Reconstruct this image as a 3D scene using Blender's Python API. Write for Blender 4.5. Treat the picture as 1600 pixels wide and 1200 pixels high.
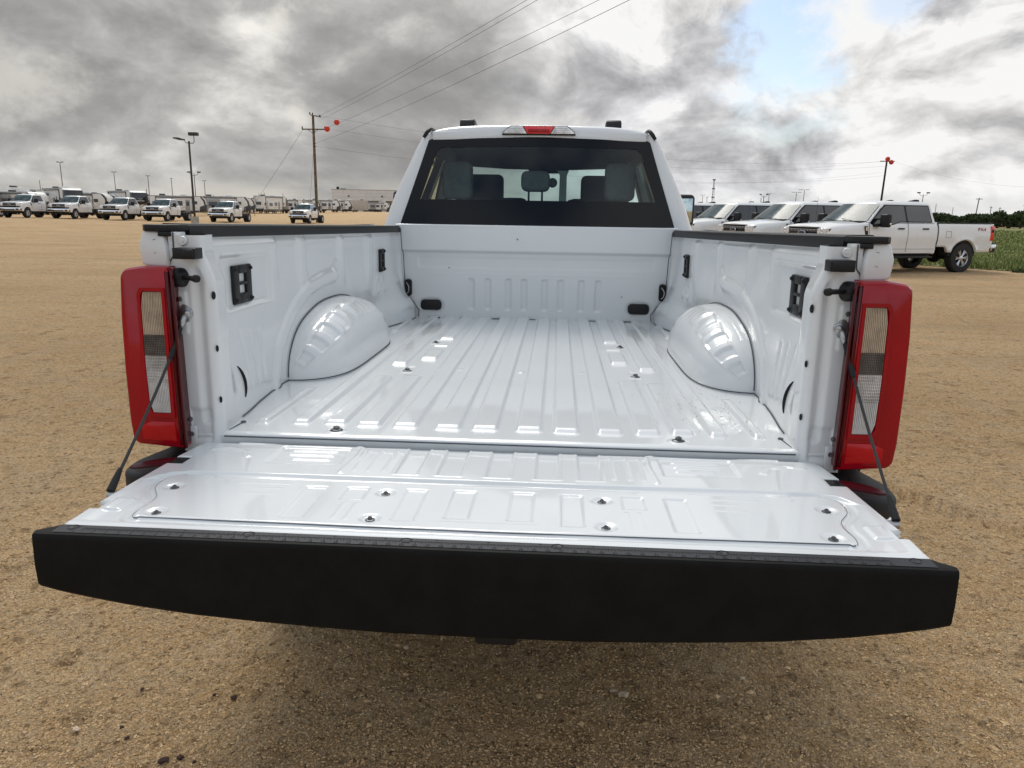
import bpy, bmesh, math, random
import numpy as np
from mathutils import Vector, Matrix

for o in list(bpy.data.objects):
    bpy.data.objects.remove(o)
random.seed(7)
RNG = np.random.default_rng(7)
SC = bpy.context.scene
COL = SC.collection

# ------------------------------------------------------------------ camera
CAM = Vector((0.1300, -1.9347, 1.5777))
CR = Vector((0.99806, 0.06045, 0.01516))
CU = Vector((-0.0283, 0.22294, 0.97442))
CF = Vector((-0.05552, 0.97296, -0.22422))
FPX = 1174.17
cd = bpy.data.cameras.new('camera')
cam = bpy.data.objects.new('camera', cd)
COL.objects.link(cam)
M = Matrix.Identity(4)
for i in range(3):
    M[i][0], M[i][1], M[i][2], M[i][3] = CR[i], CU[i], -CF[i], CAM[i]
cam.matrix_world = M
cd.lens = FPX / 1600 * 36
cd.sensor_width = 36
cd.clip_start = 0.05
cd.clip_end = 6000
SC.camera = cam

# ------------------------------------------------------------------ world / sun / exposure
SUN_AZ, SUN_EL = math.radians(-17), math.radians(52)      # azimuth from +Y, negative = left
sd = bpy.data.lights.new('sun', 'SUN')
sd.energy = 1.5
sd.angle = math.radians(26)
sd.color = (1.0, 0.955, 0.88)
sun = bpy.data.objects.new('sun', sd)
COL.objects.link(sun)
sdir = Vector((math.sin(SUN_AZ) * math.cos(SUN_EL), math.cos(SUN_AZ) * math.cos(SUN_EL), math.sin(SUN_EL)))
sun.rotation_euler = (-sdir).to_track_quat('-Z', 'Y').to_euler()
sun.location = (0, 0, 30)
SC.view_settings.view_transform = 'Standard'
SC.view_settings.look = 'None'
SC.view_settings.gamma = 1
SC.view_settings.exposure = 0.30
SC.view_settings.use_curve_mapping = False


class NT:
    """tiny node-graph helper"""
    def __init__(s, tree):
        s.t = tree
        s.t.nodes.clear()

    def n(s, typ, ins=None, **kw):
        nd = s.t.nodes.new(typ)
        for k, v in kw.items():
            setattr(nd, k, v)
        for k, v in (ins or {}).items():
            sock = nd.inputs[k]
            if isinstance(v, bpy.types.NodeSocket):
                s.t.links.new(v, sock)
            elif isinstance(v, bpy.types.Node):
                s.t.links.new(v.outputs[0], sock)
            else:
                sock.default_value = v
        return nd

    def m(s, op, a, b=0.0, c=0.0, clamp=False):
        nd = s.n('ShaderNodeMath', {0: a, 1: b, 2: c}, operation=op)
        nd.use_clamp = clamp
        return nd.outputs[0]

    def vm(s, op, a, b=(0, 0, 0)):
        nd = s.n('ShaderNodeVectorMath', {0: a, 1: b}, operation=op)
        return nd.outputs[1] if op in ('DOT_PRODUCT', 'DISTANCE', 'LENGTH') else nd.outputs[0]

    def ss(s, x, a, b):
        nd = s.n('ShaderNodeMapRange', {0: x, 1: a, 2: b, 3: 0.0, 4: 1.0}, interpolation_type='SMOOTHSTEP')
        return nd.outputs[0]

    def mix(s, f, a, b):
        nd = s.n('ShaderNodeMix', data_type='RGBA')
        for i, v in ((0, f), (6, a), (7, b)):
            if isinstance(v, bpy.types.NodeSocket):
                s.t.links.new(v, nd.inputs[i])
            else:
                nd.inputs[i].default_value = v if i == 0 else (*v, 1)[:4]
        return nd.outputs[2]

    def noise(s, vec, scale, detail=4, rough=0.5, dist=0.0, col=False):
        nd = s.n('ShaderNodeTexNoise', {'Vector': vec, 'Scale': scale, 'Detail': detail, 'Roughness': rough, 'Distortion': dist})
        return nd.outputs[1 if col else 0]

    def ramp(s, f, stops):
        nd = s.n('ShaderNodeValToRGB', {0: f})
        e = nd.color_ramp.elements
        while len(e) < len(stops):
            e.new(0.5)
        for el, (p, c) in zip(e, stops):
            el.position = p
            el.color = (*c, 1)
        return nd.outputs[0]

    def link(s, a, b):
        s.t.links.new(a, b)


def build_world():
    w = bpy.data.worlds.new('World')
    SC.world = w
    w.use_nodes = True
    g = NT(w.node_tree)
    tc = g.n('ShaderNodeTexCoord').outputs['Generated']
    sky = g.n('ShaderNodeTexSky', sky_type='NISHITA')
    sky.sun_disc = False
    sky.sun_elevation = SUN_EL
    sky.sun_rotation = SUN_AZ
    sky.altitude = 50
    sky.dust_density = 1.5
    bgs = g.n('ShaderNodeBackground', {'Color': sky.outputs[0], 'Strength': 0.12})
    d = g.vm('NORMALIZE', tc)
    sep = g.n('ShaderNodeSeparateXYZ', {0: d})
    x, y, z = sep.outputs[0], sep.outputs[1], sep.outputs[2]
    zc = g.m('MAXIMUM', z, 0.0)
    q = g.n('ShaderNodeCombineXYZ', {0: x, 1: y, 2: g.m('MULTIPLY', z, 1.75)}).outputs[0]
    wn = g.noise(q, 2.4, 3, 0.5, col=True)
    warp = g.vm('SCALE', g.vm('SUBTRACT', wn, (0.5, 0.5, 0.5)))
    warp.node.inputs['Scale'].default_value = 0.22
    pw = g.vm('ADD', q, warp)
    nb = g.noise(pw, 2.3, 4, 0.5, 0.2)
    n1 = g.noise(pw, 6.0, 9, 0.58, 0.1)
    n1b = g.noise(g.vm('ADD', pw, (-0.02, 0.0, 0.05)), 6.0, 9, 0.58, 0.1)
    n2 = g.noise(pw, 15.0, 6, 0.6)
    n3 = g.noise(q, 1.2, 2, 0.5)
    p = q
    f = g.m('ADD', g.m('MULTIPLY', nb, 0.58), g.m('MULTIPLY', n1, 0.32))
    f = g.m('ADD', f, g.m('MULTIPLY', n2, 0.10))
    rel = g.m('SUBTRACT', n1, n1b)
    # side: 0 = heavy stratus (left of the truck), 1 = broken bright cumulus (right and behind)
    sd_ = g.m('ADD', x, g.m('MULTIPLY', g.m('SUBTRACT', n3, 0.5), 0.22))
    side = g.ss(sd_, -0.14, 0.10)
    up = g.ss(zc, 0.30, 0.75)
    side = g.m('MAXIMUM', side, g.m('MULTIPLY', up, 0.72))
    darkc = g.ramp(f, [(0.40, (0.265, 0.260, 0.257)), (0.475, (0.32, 0.313, 0.307)), (0.53, (0.42, 0.412, 0.40)), (0.60, (0.72, 0.70, 0.66))])
    brig = g.ramp(f, [(0.41, (0.50, 0.50, 0.515)), (0.465, (0.63, 0.63, 0.64)), (0.495, (0.80, 0.79, 0.78)), (0.535, (0.86, 0.848, 0.83))])
    cl = g.mix(side, darkc, brig)
    relc = g.m('ADD', g.m('MULTIPLY', rel, g.m('ADD', 0.95, g.m('MULTIPLY', side, 1.5))), 1.0)
    clr = g.n('ShaderNodeVectorMath', {0: cl}, operation='SCALE')
    g.link(relc, clr.inputs['Scale'])
    cl = clr.outputs[0]
    # lighter, creamy band near the horizon
    hz = g.m('SUBTRACT', 1.0, g.ss(z, 0.005, 0.050))
    hn = g.noise(g.n('ShaderNodeCombineXYZ', {0: x, 1: y, 2: g.m('MULTIPLY', z, 7.0)}).outputs[0], 4.0, 6, 0.55)
    hz = g.m('MULTIPLY', hz, g.ss(hn, 0.36, 0.66))
    hcol = g.mix(side, (0.60, 0.57, 0.51), (0.66, 0.67, 0.66))
    cl = g.mix(g.m('MULTIPLY', hz, 0.9), cl, hcol)
    # warped direction for the ragged openings
    wv = g.noise(d, 6.0, 6, 0.6, col=True)
    w2 = g.vm('SCALE', g.vm('SUBTRACT', wv, (0.5, 0.5, 0.5)))
    w2.node.inputs['Scale'].default_value = 0.11
    dw = g.vm('ADD', d, w2)

    rag = g.m('MULTIPLY', g.m('SUBTRACT', g.noise(g.n('ShaderNodeCombineXYZ', {0: x, 1: y, 2: g.m('MULTIPLY', z, 1.4)}).outputs[0], 17.0, 8, 0.62), 0.5), 1.9)

    def blob(c, r0, r1, stretch=(1, 1, 1)):
        a = g.vm('MULTIPLY', g.vm('SUBTRACT', dw, c), stretch)
        dd = g.m('DIVIDE', g.vm('LENGTH', a), r1)
        dd = g.m('ADD', dd, rag)
        return g.m('SUBTRACT', 1.0, g.ss(dd, max(r0 / r1, 0.12), 1.0))
    glow = g.m('MAXIMUM', blob((-0.32, 0.93, 0.212), 0.004, 0.035), g.m('MULTIPLY', blob((-0.31, 0.94, 0.115), 0.0, 0.030), 0.8))
    glow = g.m('MAXIMUM', glow, g.m('MULTIPLY', blob((-0.58, 0.81, 0.13), 0.01, 0.09, (1, 1, 1.6)), 0.6))
    glow = g.m('MAXIMUM', glow, g.m('MULTIPLY', blob((-0.05, 0.99, 0.095), 0.01, 0.09, (1, 1, 2.6)), 0.5))
    cl = g.mix(g.m('MULTIPLY', glow, 0.8), cl, (0.80, 0.77, 0.70))
    # soft dark banks
    dk = g.m('MAXIMUM', g.m('MULTIPLY', blob((-0.20, 0.955, 0.165), 0.02, 0.20, (1, 1, 2.2)), 0.55),
             g.m('MULTIPLY', blob((0.44, 0.88, 0.125), 0.02, 0.13, (0.8, 1, 2.8)), 0.30))
    dk = g.m('MAXIMUM', dk, g.m('MULTIPLY', blob((0.19, 0.975, 0.105), 0.01, 0.08, (0.9, 1, 2.6)), 0.25))
    cl = g.mix(dk, cl, (0.24, 0.238, 0.24))
    # zenith and the sky behind the photographer: brighter broken cloud
    back = g.m('MAXIMUM', g.ss(zc, 0.25, 0.7), g.ss(g.m('MULTIPLY', y, -1.0), -0.3, 0.5))
    bcol = g.mix(g.ss(f, 0.40, 0.58), (0.40, 0.46, 0.55), (0.70, 0.735, 0.78))
    cl = g.mix(back, cl, bcol)
    cl = g.vm('MINIMUM', cl, (0.83, 0.825, 0.815))
    bgc = g.n('ShaderNodeBackground', {'Color': cl, 'Strength': 0.92})
    hole = g.m('MAXIMUM', blob((0.245, 0.95, 0.185), 0.020, 0.075, (1.1, 1, 0.8)), g.m('MULTIPLY', blob((0.225, 0.965, 0.150), 0.005, 0.035), 0.9))
    hole = g.m('MAXIMUM', hole, g.m('MULTIPLY', blob((0.265, 0.95, 0.108), 0.01, 0.07, (0.8, 1, 3.0)), 0.45))
    hole = g.m('MAXIMUM', hole, g.m('MULTIPLY', blob((0.36, 0.91, 0.215), 0.005, 0.05, (1, 1, 1.6)), 0.6))
    gaps = g.m('MULTIPLY', g.m('SUBTRACT', 1.0, g.ss(f, 0.36, 0.44)), g.ss(zc, 0.28, 0.5))
    hole = g.m('MAXIMUM', hole, gaps)
    mx = g.n('ShaderNodeMixShader', {0: hole, 1: bgc.outputs[0], 2: bgs.outputs[0]})
    out = g.n('ShaderNodeOutputWorld', {0: mx.outputs[0]})


build_world()

# ------------------------------------------------------------------ materials
MATS = {}


def mat(name, base, rough=0.5, metal=0.0, coat=0.0, coat_rough=0.03, bump=None, var=0.0, vscale=8.0, spec=0.5, rvar=0.0):
    if name in MATS:
        return MATS[name]
    m = bpy.data.materials.new(name)
    m.use_nodes = True
    g = NT(m.node_tree)
    tc = g.n('ShaderNodeTexCoord').outputs['Object']
    b = g.n('ShaderNodeBsdfPrincipled', {'Roughness': rough, 'Metallic': metal, 'Coat Weight': coat, 'Coat Roughness': coat_rough, 'Specular IOR Level': spec})
    if var > 0:
        n = g.noise(tc, vscale, 5, 0.6)
        f = g.ss(n, 0.3, 0.7)
        lo = tuple(c * (1 - var) for c in base)
        hi = tuple(min(1, c * (1 + var)) for c in base)
        g.link(g.mix(f, lo, hi), b.inputs['Base Color'])
    else:
        b.inputs['Base Color'].default_value = (*base, 1)
    if rvar > 0:
        n = g.noise(tc, 5.0, 4, 0.6)
        g.link(g.m('ADD', g.m('MULTIPLY', n, rvar), rough - rvar / 2, clamp=True), b.inputs['Roughness'])
    if bump:
        n = g.noise(tc, bump[0], 3, 0.6)
        bp = g.n('ShaderNodeBump', {'Strength': bump[1], 'Distance': bump[2], 'Height': n})
        g.link(bp.outputs[0], b.inputs['Normal'])
    g.n('ShaderNodeOutputMaterial', {0: b.outputs[0]})
    MATS[name] = m
    return m


def glass_mat(name, tint, refl=1.0, rough=0.02):
    m = bpy.data.materials.new(name)
    m.use_nodes = True
    g = NT(m.node_tree)
    tr = g.n('ShaderNodeBsdfTransparent', {'Color': (*tint, 1)})
    gl = g.n('ShaderNodeBsdfGlossy', {'Color': (refl, refl, refl, 1), 'Roughness': rough})
    fr = g.n('ShaderNodeFresnel', {'IOR': 1.5})
    mx = g.n('ShaderNodeMixShader', {0: fr.outputs[0], 1: tr.outputs[0], 2: gl.outputs[0]})
    g.n('ShaderNodeOutputMaterial', {0: mx.outputs[0]})
    MATS[name] = m
    return m


PAINT = mat('white paint', (0.70, 0.722, 0.73), 0.38, coat=0.9, coat_rough=0.055, var=0.012, vscale=3.0, bump=(5.0, 0.25, 0.002))
PAINT_FAR = mat('white car paint', (0.78, 0.78, 0.77), 0.3, coat=0.8, coat_rough=0.05, var=0.03, vscale=2.0)
SEAL = mat('panel gap', (0.045, 0.06, 0.075), 0.6)
PLAS = mat('black plastic', (0.011, 0.011, 0.012), 0.45, spec=0.3, bump=(900, 0.25, 0.0004), var=0.15, vscale=40)
TRIM = mat('charcoal textured plastic', (0.0085, 0.0082, 0.0078), 0.6, bump=(500, 0.6, 0.0008), var=0.2, vscale=14, spec=0.14)
CAPTOP = mat('grey textured plastic', (0.026, 0.029, 0.034), 0.5, spec=0.28, bump=(900, 0.3, 0.0004), var=0.12, vscale=50)
INK = mat('black print', (0.004, 0.004, 0.004), 0.8)
RUBBER = mat('tyre rubber', (0.018, 0.017, 0.016), 0.8, var=0.3, vscale=10, bump=(60, 0.3, 0.003))
STEEL = mat('zinc plated steel', (0.42, 0.43, 0.44), 0.35, metal=0.9, var=0.15, vscale=60)
BOLT = mat('dark bolt steel', (0.12, 0.125, 0.13), 0.35, metal=0.8, var=0.2, vscale=90)
CHROME = mat('chrome', (0.75, 0.75, 0.76), 0.08, metal=1.0, var=0.03)
ALLOY = mat('alloy wheel', (0.62, 0.62, 0.63), 0.28, metal=0.85, var=0.05)
FRIT = mat('black glass border', (0.004, 0.004, 0.0045), 0.10, spec=0.32)
RED = mat('red lens', (0.33, 0.0006, 0.009), 0.07, spec=0.45, var=0.10, vscale=6)
REDL = mat('light red lens', (0.48, 0.002, 0.008), 0.09, spec=0.45, var=0.08, vscale=9)
REDD = mat('dark red lens', (0.07, 0.001, 0.004), 0.12, spec=0.4)
MAROON = mat('dark maroon bracket', (0.05, 0.004, 0.008), 0.3, spec=0.15)
LAMPR = mat('lamp red', (0.75, 0.015, 0.015), 0.15, coat=1.0)
ORANGE = mat('orange red ball', (0.55, 0.035, 0.012), 0.5, var=0.1, vscale=3)
SEATC = mat('grey seat cloth', (0.25, 0.26, 0.26), 0.9, bump=(400, 0.5, 0.002), var=0.1, vscale=30)
DARKIN = mat('dark interior trim', (0.02, 0.021, 0.021), 0.7, var=0.1)
LINER = mat('grey headliner', (0.12, 0.125, 0.12), 0.95, var=0.05)
UNDER = mat('black underbody', (0.012, 0.012, 0.012), 0.7, var=0.3)
WOOD = mat('weathered pole wood', (0.13, 0.095, 0.055), 0.9, var=0.4, vscale=3, bump=(20, 0.6, 0.02))
POLEM = mat('dark bronze pole', (0.025, 0.023, 0.022), 0.5, var=0.2)
GALV = mat('galvanised pole', (0.16, 0.16, 0.15), 0.6, var=0.2)
CONC = mat('concrete', (0.34, 0.31, 0.26), 0.9, var=0.2, vscale=4, bump=(30, 0.5, 0.01))
WIRE = mat('wire', (0.05, 0.05, 0.05), 0.6)
RVW = mat('trailer white', (0.70, 0.69, 0.66), 0.4, var=0.06, vscale=1.5)
RVG = mat('trailer greige', (0.42, 0.38, 0.33), 0.45, var=0.08, vscale=1.5)
RVD = mat('trailer black cap', (0.018, 0.018, 0.02), 0.3, coat=0.5, var=0.2, vscale=1.0)
RVGR = mat('trailer grey', (0.30, 0.29, 0.28), 0.5, var=0.1)
FARG = mat('dark window glass', (0.012, 0.015, 0.017), 0.06, coat=1.0, var=0.3, vscale=3)
WINDS = mat('windscreen glass', (0.05, 0.075, 0.08), 0.10, var=0.6, vscale=2.2, spec=0.16)
BLDW = mat('building wall panel', (0.60, 0.595, 0.59), 0.8, var=0.06, vscale=0.4)
BLDD = mat('building bay shade', (0.03, 0.032, 0.034), 0.6, var=0.3, vscale=0.3)
GLASS = glass_mat('rear tinted glass', (0.62, 0.74, 0.71))
PADM = mat('bumper pad plastic', (0.028, 0.028, 0.029), 0.55, bump=(600, 0.5, 0.0006), var=0.1, vscale=40, spec=0.3)
GLASS2 = glass_mat('clear windscreen', (0.86, 0.95, 0.92))
GLASSM = mat('mirror glass', (0.55, 0.65, 0.66), 0.03, metal=1.0)


FLUTE = mat('clear fluted lens', (0.74, 0.73, 0.72), 0.15, metal=0.3, var=0.25, vscale=25)
FLUTEW = mat('white fluted lens', (0.88, 0.88, 0.87), 0.15, metal=0.2, var=0.12, vscale=25)
FLUTET = mat('tan fluted lens', (0.68, 0.56, 0.43), 0.15, metal=0.3, var=0.2, vscale=25)
FLUTED = mat('grey fluted lens', (0.16, 0.145, 0.135), 0.2, metal=0.3, var=0.3, vscale=30)


def ground_mat():
    m = bpy.data.materials.new('tan gravel')
    m.use_nodes = True
    g = NT(m.node_tree)
    geo = g.n('ShaderNodeNewGeometry')
    pos = geo.outputs['Position']
    cdist = g.vm('LENGTH', g.vm('SUBTRACT', pos, (0.1, -1.9, 0.0)))
    near = g.m('SUBTRACT', 1.0, g.ss(cdist, 7.0, 30.0))
    base_n = g.noise(pos, 0.35, 6, 0.6)
    mid_n = g.noise(pos, 3.0, 6, 0.65)
    fine_n = g.noise(pos, 70.0, 4, 0.7)
    v1 = g.n('ShaderNodeTexVoronoi', {'Vector': pos, 'Scale': 95.0, 'Randomness': 1.0}, feature='F1')
    v2 = g.n('ShaderNodeTexVoronoi', {'Vector': pos, 'Scale': 42.0, 'Randomness': 1.0}, feature='F1')
    stone = g.n('ShaderNodeSeparateColor', {0: v1.outputs['Color']}).outputs[0]
    c0 = g.mix(g.ss(base_n, 0.3, 0.7), (0.60, 0.376, 0.178), (0.75, 0.50, 0.260))
    c1 = g.mix(g.m('MULTIPLY', g.ss(mid_n, 0.35, 0.7), 0.5), c0, (0.66, 0.51, 0.33))
    c2 = g.mix(g.m('MULTIPLY', g.ss(stone, 0.55, 1.0), 0.45), c1, (0.74, 0.61, 0.44))
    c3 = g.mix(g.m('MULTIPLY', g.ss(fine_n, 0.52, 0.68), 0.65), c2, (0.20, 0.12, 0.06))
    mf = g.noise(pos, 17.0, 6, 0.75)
    c3 = g.mix(g.m('MULTIPLY', g.ss(mf, 0.54, 0.66), 0.60), c3, (0.24, 0.145, 0.07))  # dirt tone variation that also paints in the small shadows of pebbles
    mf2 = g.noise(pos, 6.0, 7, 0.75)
    c3 = g.mix(g.m('MULTIPLY', g.ss(mf2, 0.55, 0.68), 0.40), c3, (0.27, 0.17, 0.085))  # coarser mottling, same dirt tone and painted pebble shade
    c3 = g.mix(g.m('MULTIPLY', g.ss(mf, 0.46, 0.36), 0.35), c3, (0.78, 0.60, 0.40))
    for sc_, th, am in ((26.0, 0.40, 0.75), (11.0, 0.55, 0.6), (4.5, 0.62, 0.45)):  # sparse dark specks put into the colour as pebble shadows, three sizes
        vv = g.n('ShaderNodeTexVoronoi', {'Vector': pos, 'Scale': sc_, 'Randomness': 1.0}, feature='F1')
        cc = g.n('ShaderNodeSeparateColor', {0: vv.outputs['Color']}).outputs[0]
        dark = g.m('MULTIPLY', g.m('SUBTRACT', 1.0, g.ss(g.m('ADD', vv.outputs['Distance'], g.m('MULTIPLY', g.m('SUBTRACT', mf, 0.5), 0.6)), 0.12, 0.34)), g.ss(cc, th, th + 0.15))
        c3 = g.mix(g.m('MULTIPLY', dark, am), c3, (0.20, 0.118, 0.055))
    # damp / oily specks dropped near the tailgate
    sp = g.noise(pos, 9.0, 2, 0.6)
    sp2 = g.noise(pos, 1.3, 2, 0.5)
    spots = g.m('MULTIPLY', g.ss(sp, 0.735, 0.75), g.ss(sp2, 0.52, 0.6))
    c4 = g.mix(spots, c3, (0.05, 0.022, 0.016))
    # pale worn lanes further off, the graded streaks run across the lot
    st = g.n('ShaderNodeMapping', {'Vector': pos, 'Scale': (0.05, 0.6, 1.0), 'Rotation': (0, 0, 0.25)}).outputs[0]
    lanes = g.noise(st, 1.0, 5, 0.65)
    c5 = g.mix(g.m('MULTIPLY', g.ss(lanes, 0.45, 0.7), 0.35), c4, (0.36, 0.25, 0.15))
    b = g.n('ShaderNodeBsdfPrincipled', {'Base Color': c5, 'Roughness': 0.95, 'Specular IOR Level': 0.15})
    h1 = g.m('MULTIPLY', g.m('SUBTRACT', 0.7, v1.outputs['Distance']), 0.35)
    h2 = g.m('MULTIPLY', g.m('SUBTRACT', 0.7, v2.outputs['Distance']), 0.55)
    hh = g.m('ADD', g.m('ADD', h1, h2), g.m('MULTIPLY', fine_n, 0.5))
    bp = g.n('ShaderNodeBump', {'Strength': 1.0, 'Distance': 0.02, 'Height': hh})
    big = g.noise(pos, 7.0, 7, 0.72)
    big2 = g.noise(pos, 1.6, 6, 0.7)
    bp2 = g.n('ShaderNodeBump', {'Strength': 1.0, 'Distance': 0.12, 'Height': g.m('ADD', big, g.m('MULTIPLY', big2, 1.6)), 'Normal': bp.outputs[0]})
    g.link(bp2.outputs[0], b.inputs['Normal'])
    g.n('ShaderNodeOutputMaterial', {0: b.outputs[0]})
    return m


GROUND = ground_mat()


def foliage_mat(name, a, b_, scale=1.5):
    m = bpy.data.materials.new(name)
    m.use_nodes = True
    g = NT(m.node_tree)
    geo = g.n('ShaderNodeNewGeometry')
    n = g.noise(geo.outputs['Position'], scale, 4, 0.6)
    r = geo.outputs['Random Per Island']
    f = g.m('ADD', g.m('MULTIPLY', n, 0.6), g.m('MULTIPLY', r, 0.4))
    c = g.mix(g.ss(f, 0.3, 0.7), a, b_)
    bs = g.n('ShaderNodeBsdfPrincipled', {'Base Color': c, 'Roughness': 0.75, 'Specular IOR Level': 0.2})
    g.n('ShaderNodeOutputMaterial', {0: bs.outputs[0]})
    return m


GRASSM = foliage_mat('meadow grass', (0.09, 0.135, 0.035), (0.30, 0.31, 0.12), 0.8)
GRASSG = foliage_mat('grass ground', (0.09, 0.12, 0.035), (0.20, 0.21, 0.08), 0.6)
LEAFM = foliage_mat('mesquite leaves', (0.026, 0.042, 0.017), (0.075, 0.10, 0.04), 1.2)
BARK = mat('bark', (0.06, 0.045, 0.03), 0.9, var=0.3)
PEBM = foliage_mat('pebble', (0.44, 0.285, 0.135), (0.70, 0.50, 0.28), 40)
YEL = mat('yellow flowers', (0.42, 0.38, 0.14), 0.8)

# ------------------------------------------------------------------ mesh helpers


def mesh_obj(name, verts, faces, m, parent=None, smooth=False, loc=None, mats=None, fmat=None, auto=None):
    me = bpy.data.meshes.new(name)
    me.from_pydata([tuple(v) for v in verts], [], [tuple(f) for f in faces])
    for mm in (mats or [m]):
        me.materials.append(mm)
    if fmat is not None:
        me.polygons.foreach_set('material_index', fmat)
    if smooth:
        me.polygons.foreach_set('use_smooth', [True] * len(me.polygons))
    me.update()
    ob = bpy.data.objects.new(name, me)
    COL.objects.link(ob)
    if parent:
        ob.parent = parent
    if loc:
        ob.location = loc
    return ob


def bm_obj(name, bm, m, parent=None, smooth=False, angle=None):
    me = bpy.data.meshes.new(name)
    bmesh.ops.recalc_face_normals(bm, faces=bm.faces)
    bm.to_mesh(me)
    bm.free()
    me.materials.append(m)
    if smooth:
        me.polygons.foreach_set('use_smooth', [True] * len(me.polygons))
        if angle:
            try:
                me.set_sharp_from_angle(angle=math.radians(angle))
            except Exception:
                pass
    ob = bpy.data.objects.new(name, me)
    COL.objects.link(ob)
    if parent:
        ob.parent = parent
    return ob


def grid_obj(name, P, m, parent=None, smooth=True, flip=False, loc=None):
    n, k = P.shape[:2]
    idx = np.arange(n * k).reshape(n, k)
    q = np.stack([idx[:-1, :-1], idx[1:, :-1], idx[1:, 1:], idx[:-1, 1:]], -1).reshape(-1, 4)
    if flip:
        q = q[:, ::-1]
    me = bpy.data.meshes.new(name)
    nv, nf = n * k, len(q)
    me.vertices.add(nv)
    me.vertices.foreach_set('co', P.reshape(-1).astype(np.float32))
    me.loops.add(nf * 4)
    me.loops.foreach_set('vertex_index', q.reshape(-1).astype(np.int32))
    me.polygons.add(nf)
    me.polygons.foreach_set('loop_start', np.arange(nf, dtype=np.int32) * 4)
    me.polygons.foreach_set('loop_total', np.full(nf, 4, np.int32))
    me.polygons.foreach_set('use_smooth', np.full(nf, smooth))
    me.update(calc_edges=True)
    me.validate()
    me.materials.append(m)
    ob = bpy.data.objects.new(name, me)
    COL.objects.link(ob)
    if parent:
        ob.parent = parent
    if loc:
        ob.location = loc
    return ob


def tri_soup(name, V, F, m, parent=None, smooth=False):
    """V (n,3) F (m,3) numpy arrays to one mesh"""
    me = bpy.data.meshes.new(name)
    me.vertices.add(len(V))
    me.vertices.foreach_set('co', V.reshape(-1).astype(np.float32))
    me.loops.add(len(F) * 3)
    me.loops.foreach_set('vertex_index', F.reshape(-1).astype(np.int32))
    me.polygons.add(len(F))
    me.polygons.foreach_set('loop_start', np.arange(len(F), dtype=np.int32) * 3)
    me.polygons.foreach_set('loop_total', np.full(len(F), 3, np.int32))
    me.polygons.foreach_set('use_smooth', np.full(len(F), smooth))
    me.update(calc_edges=True)
    me.materials.append(m)
    ob = bpy.data.objects.new(name, me)
    COL.objects.link(ob)
    if parent:
        ob.parent = parent
    return ob


def add_box(bm, lo, hi, bev=0.0, seg=2, rot=None, piv=None):
    r = bmesh.ops.create_cube(bm, size=1)
    vs = r['verts']
    c = [(a + b) / 2 for a, b in zip(lo, hi)]
    s = [abs(b - a) for a, b in zip(lo, hi)]
    for v in vs:
        v.co = Vector((v.co.x * s[0], v.co.y * s[1], v.co.z * s[2]))
    if bev > 0:
        es = set()
        for v in vs:
            es.update(v.link_edges)
        rr = bmesh.ops.bevel(bm, geom=list(es), offset=min(bev, min(s) * 0.49), segments=seg, affect='EDGES', profile=0.5)
        vs = list({v for f in rr['faces'] for v in f.verts} | {v for v in vs if v.is_valid})
    for v in vs:
        co = v.co
        if rot is not None:
            co = rot @ co
        v.co = co + Vector(c)
    return vs


def box(name, lo, hi, m, parent=None, bev=0.0, seg=2, rot=None):
    bm = bmesh.new()
    add_box(bm, lo, hi, bev, seg, rot)
    return bm_obj(name, bm, m, parent, smooth=bev > 0, angle=35)


def add_cyl(bm, a, b, r0, r1=None, seg=12, caps=True):
    a, b = Vector(a), Vector(b)
    r1 = r0 if r1 is None else r1
    ax = (b - a).normalized()
    t = ax.orthogonal().normalized()
    s = ax.cross(t)
    A, B = [], []
    for i in range(seg):
        an = 2 * math.pi * i / seg
        d = t * math.cos(an) + s * math.sin(an)
        A.append(bm.verts.new(a + d * r0))
        B.append(bm.verts.new(b + d * r1))
    for i in range(seg):
        j = (i + 1) % seg
        bm.faces.new((A[i], A[j], B[j], B[i]))
    if caps:
        bm.faces.new(A[::-1])
        bm.faces.new(B)


def cyl(name, a, b, r, m, parent=None, r1=None, seg=16):
    bm = bmesh.new()
    add_cyl(bm, a, b, r, r1, seg)
    return bm_obj(name, bm, m, parent, smooth=True, angle=40)


def add_tube(bm, pts, r, seg=8, caps=True):
    pts = [Vector(p) for p in pts]
    rings = []
    prev = None
    for i, p in enumerate(pts):
        d = (pts[min(i + 1, len(pts) - 1)] - pts[max(i - 1, 0)]).normalized()
        if prev is None:
            t = d.orthogonal().normalized()
        else:
            t = (prev - d * prev.dot(d)).normalized()
        prev = t
        s = d.cross(t)
        rr = r[i] if isinstance(r, (list, tuple)) else r
        rings.append([bm.verts.new(p + (t * math.cos(2 * math.pi * k / seg) + s * math.sin(2 * math.pi * k / seg)) * rr) for k in range(seg)])
    for A, B in zip(rings, rings[1:]):
        for k in range(seg):
            j = (k + 1) % seg
            bm.faces.new((A[k], A[j], B[j], B[k]))
    if caps:
        bm.faces.new(rings[0][::-1])
        bm.faces.new(rings[-1])


def tube(name, pts, r, m, parent=None, seg=8):
    bm = bmesh.new()
    add_tube(bm, pts, r, seg)
    return bm_obj(name, bm, m, parent, smooth=True, angle=60)


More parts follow.
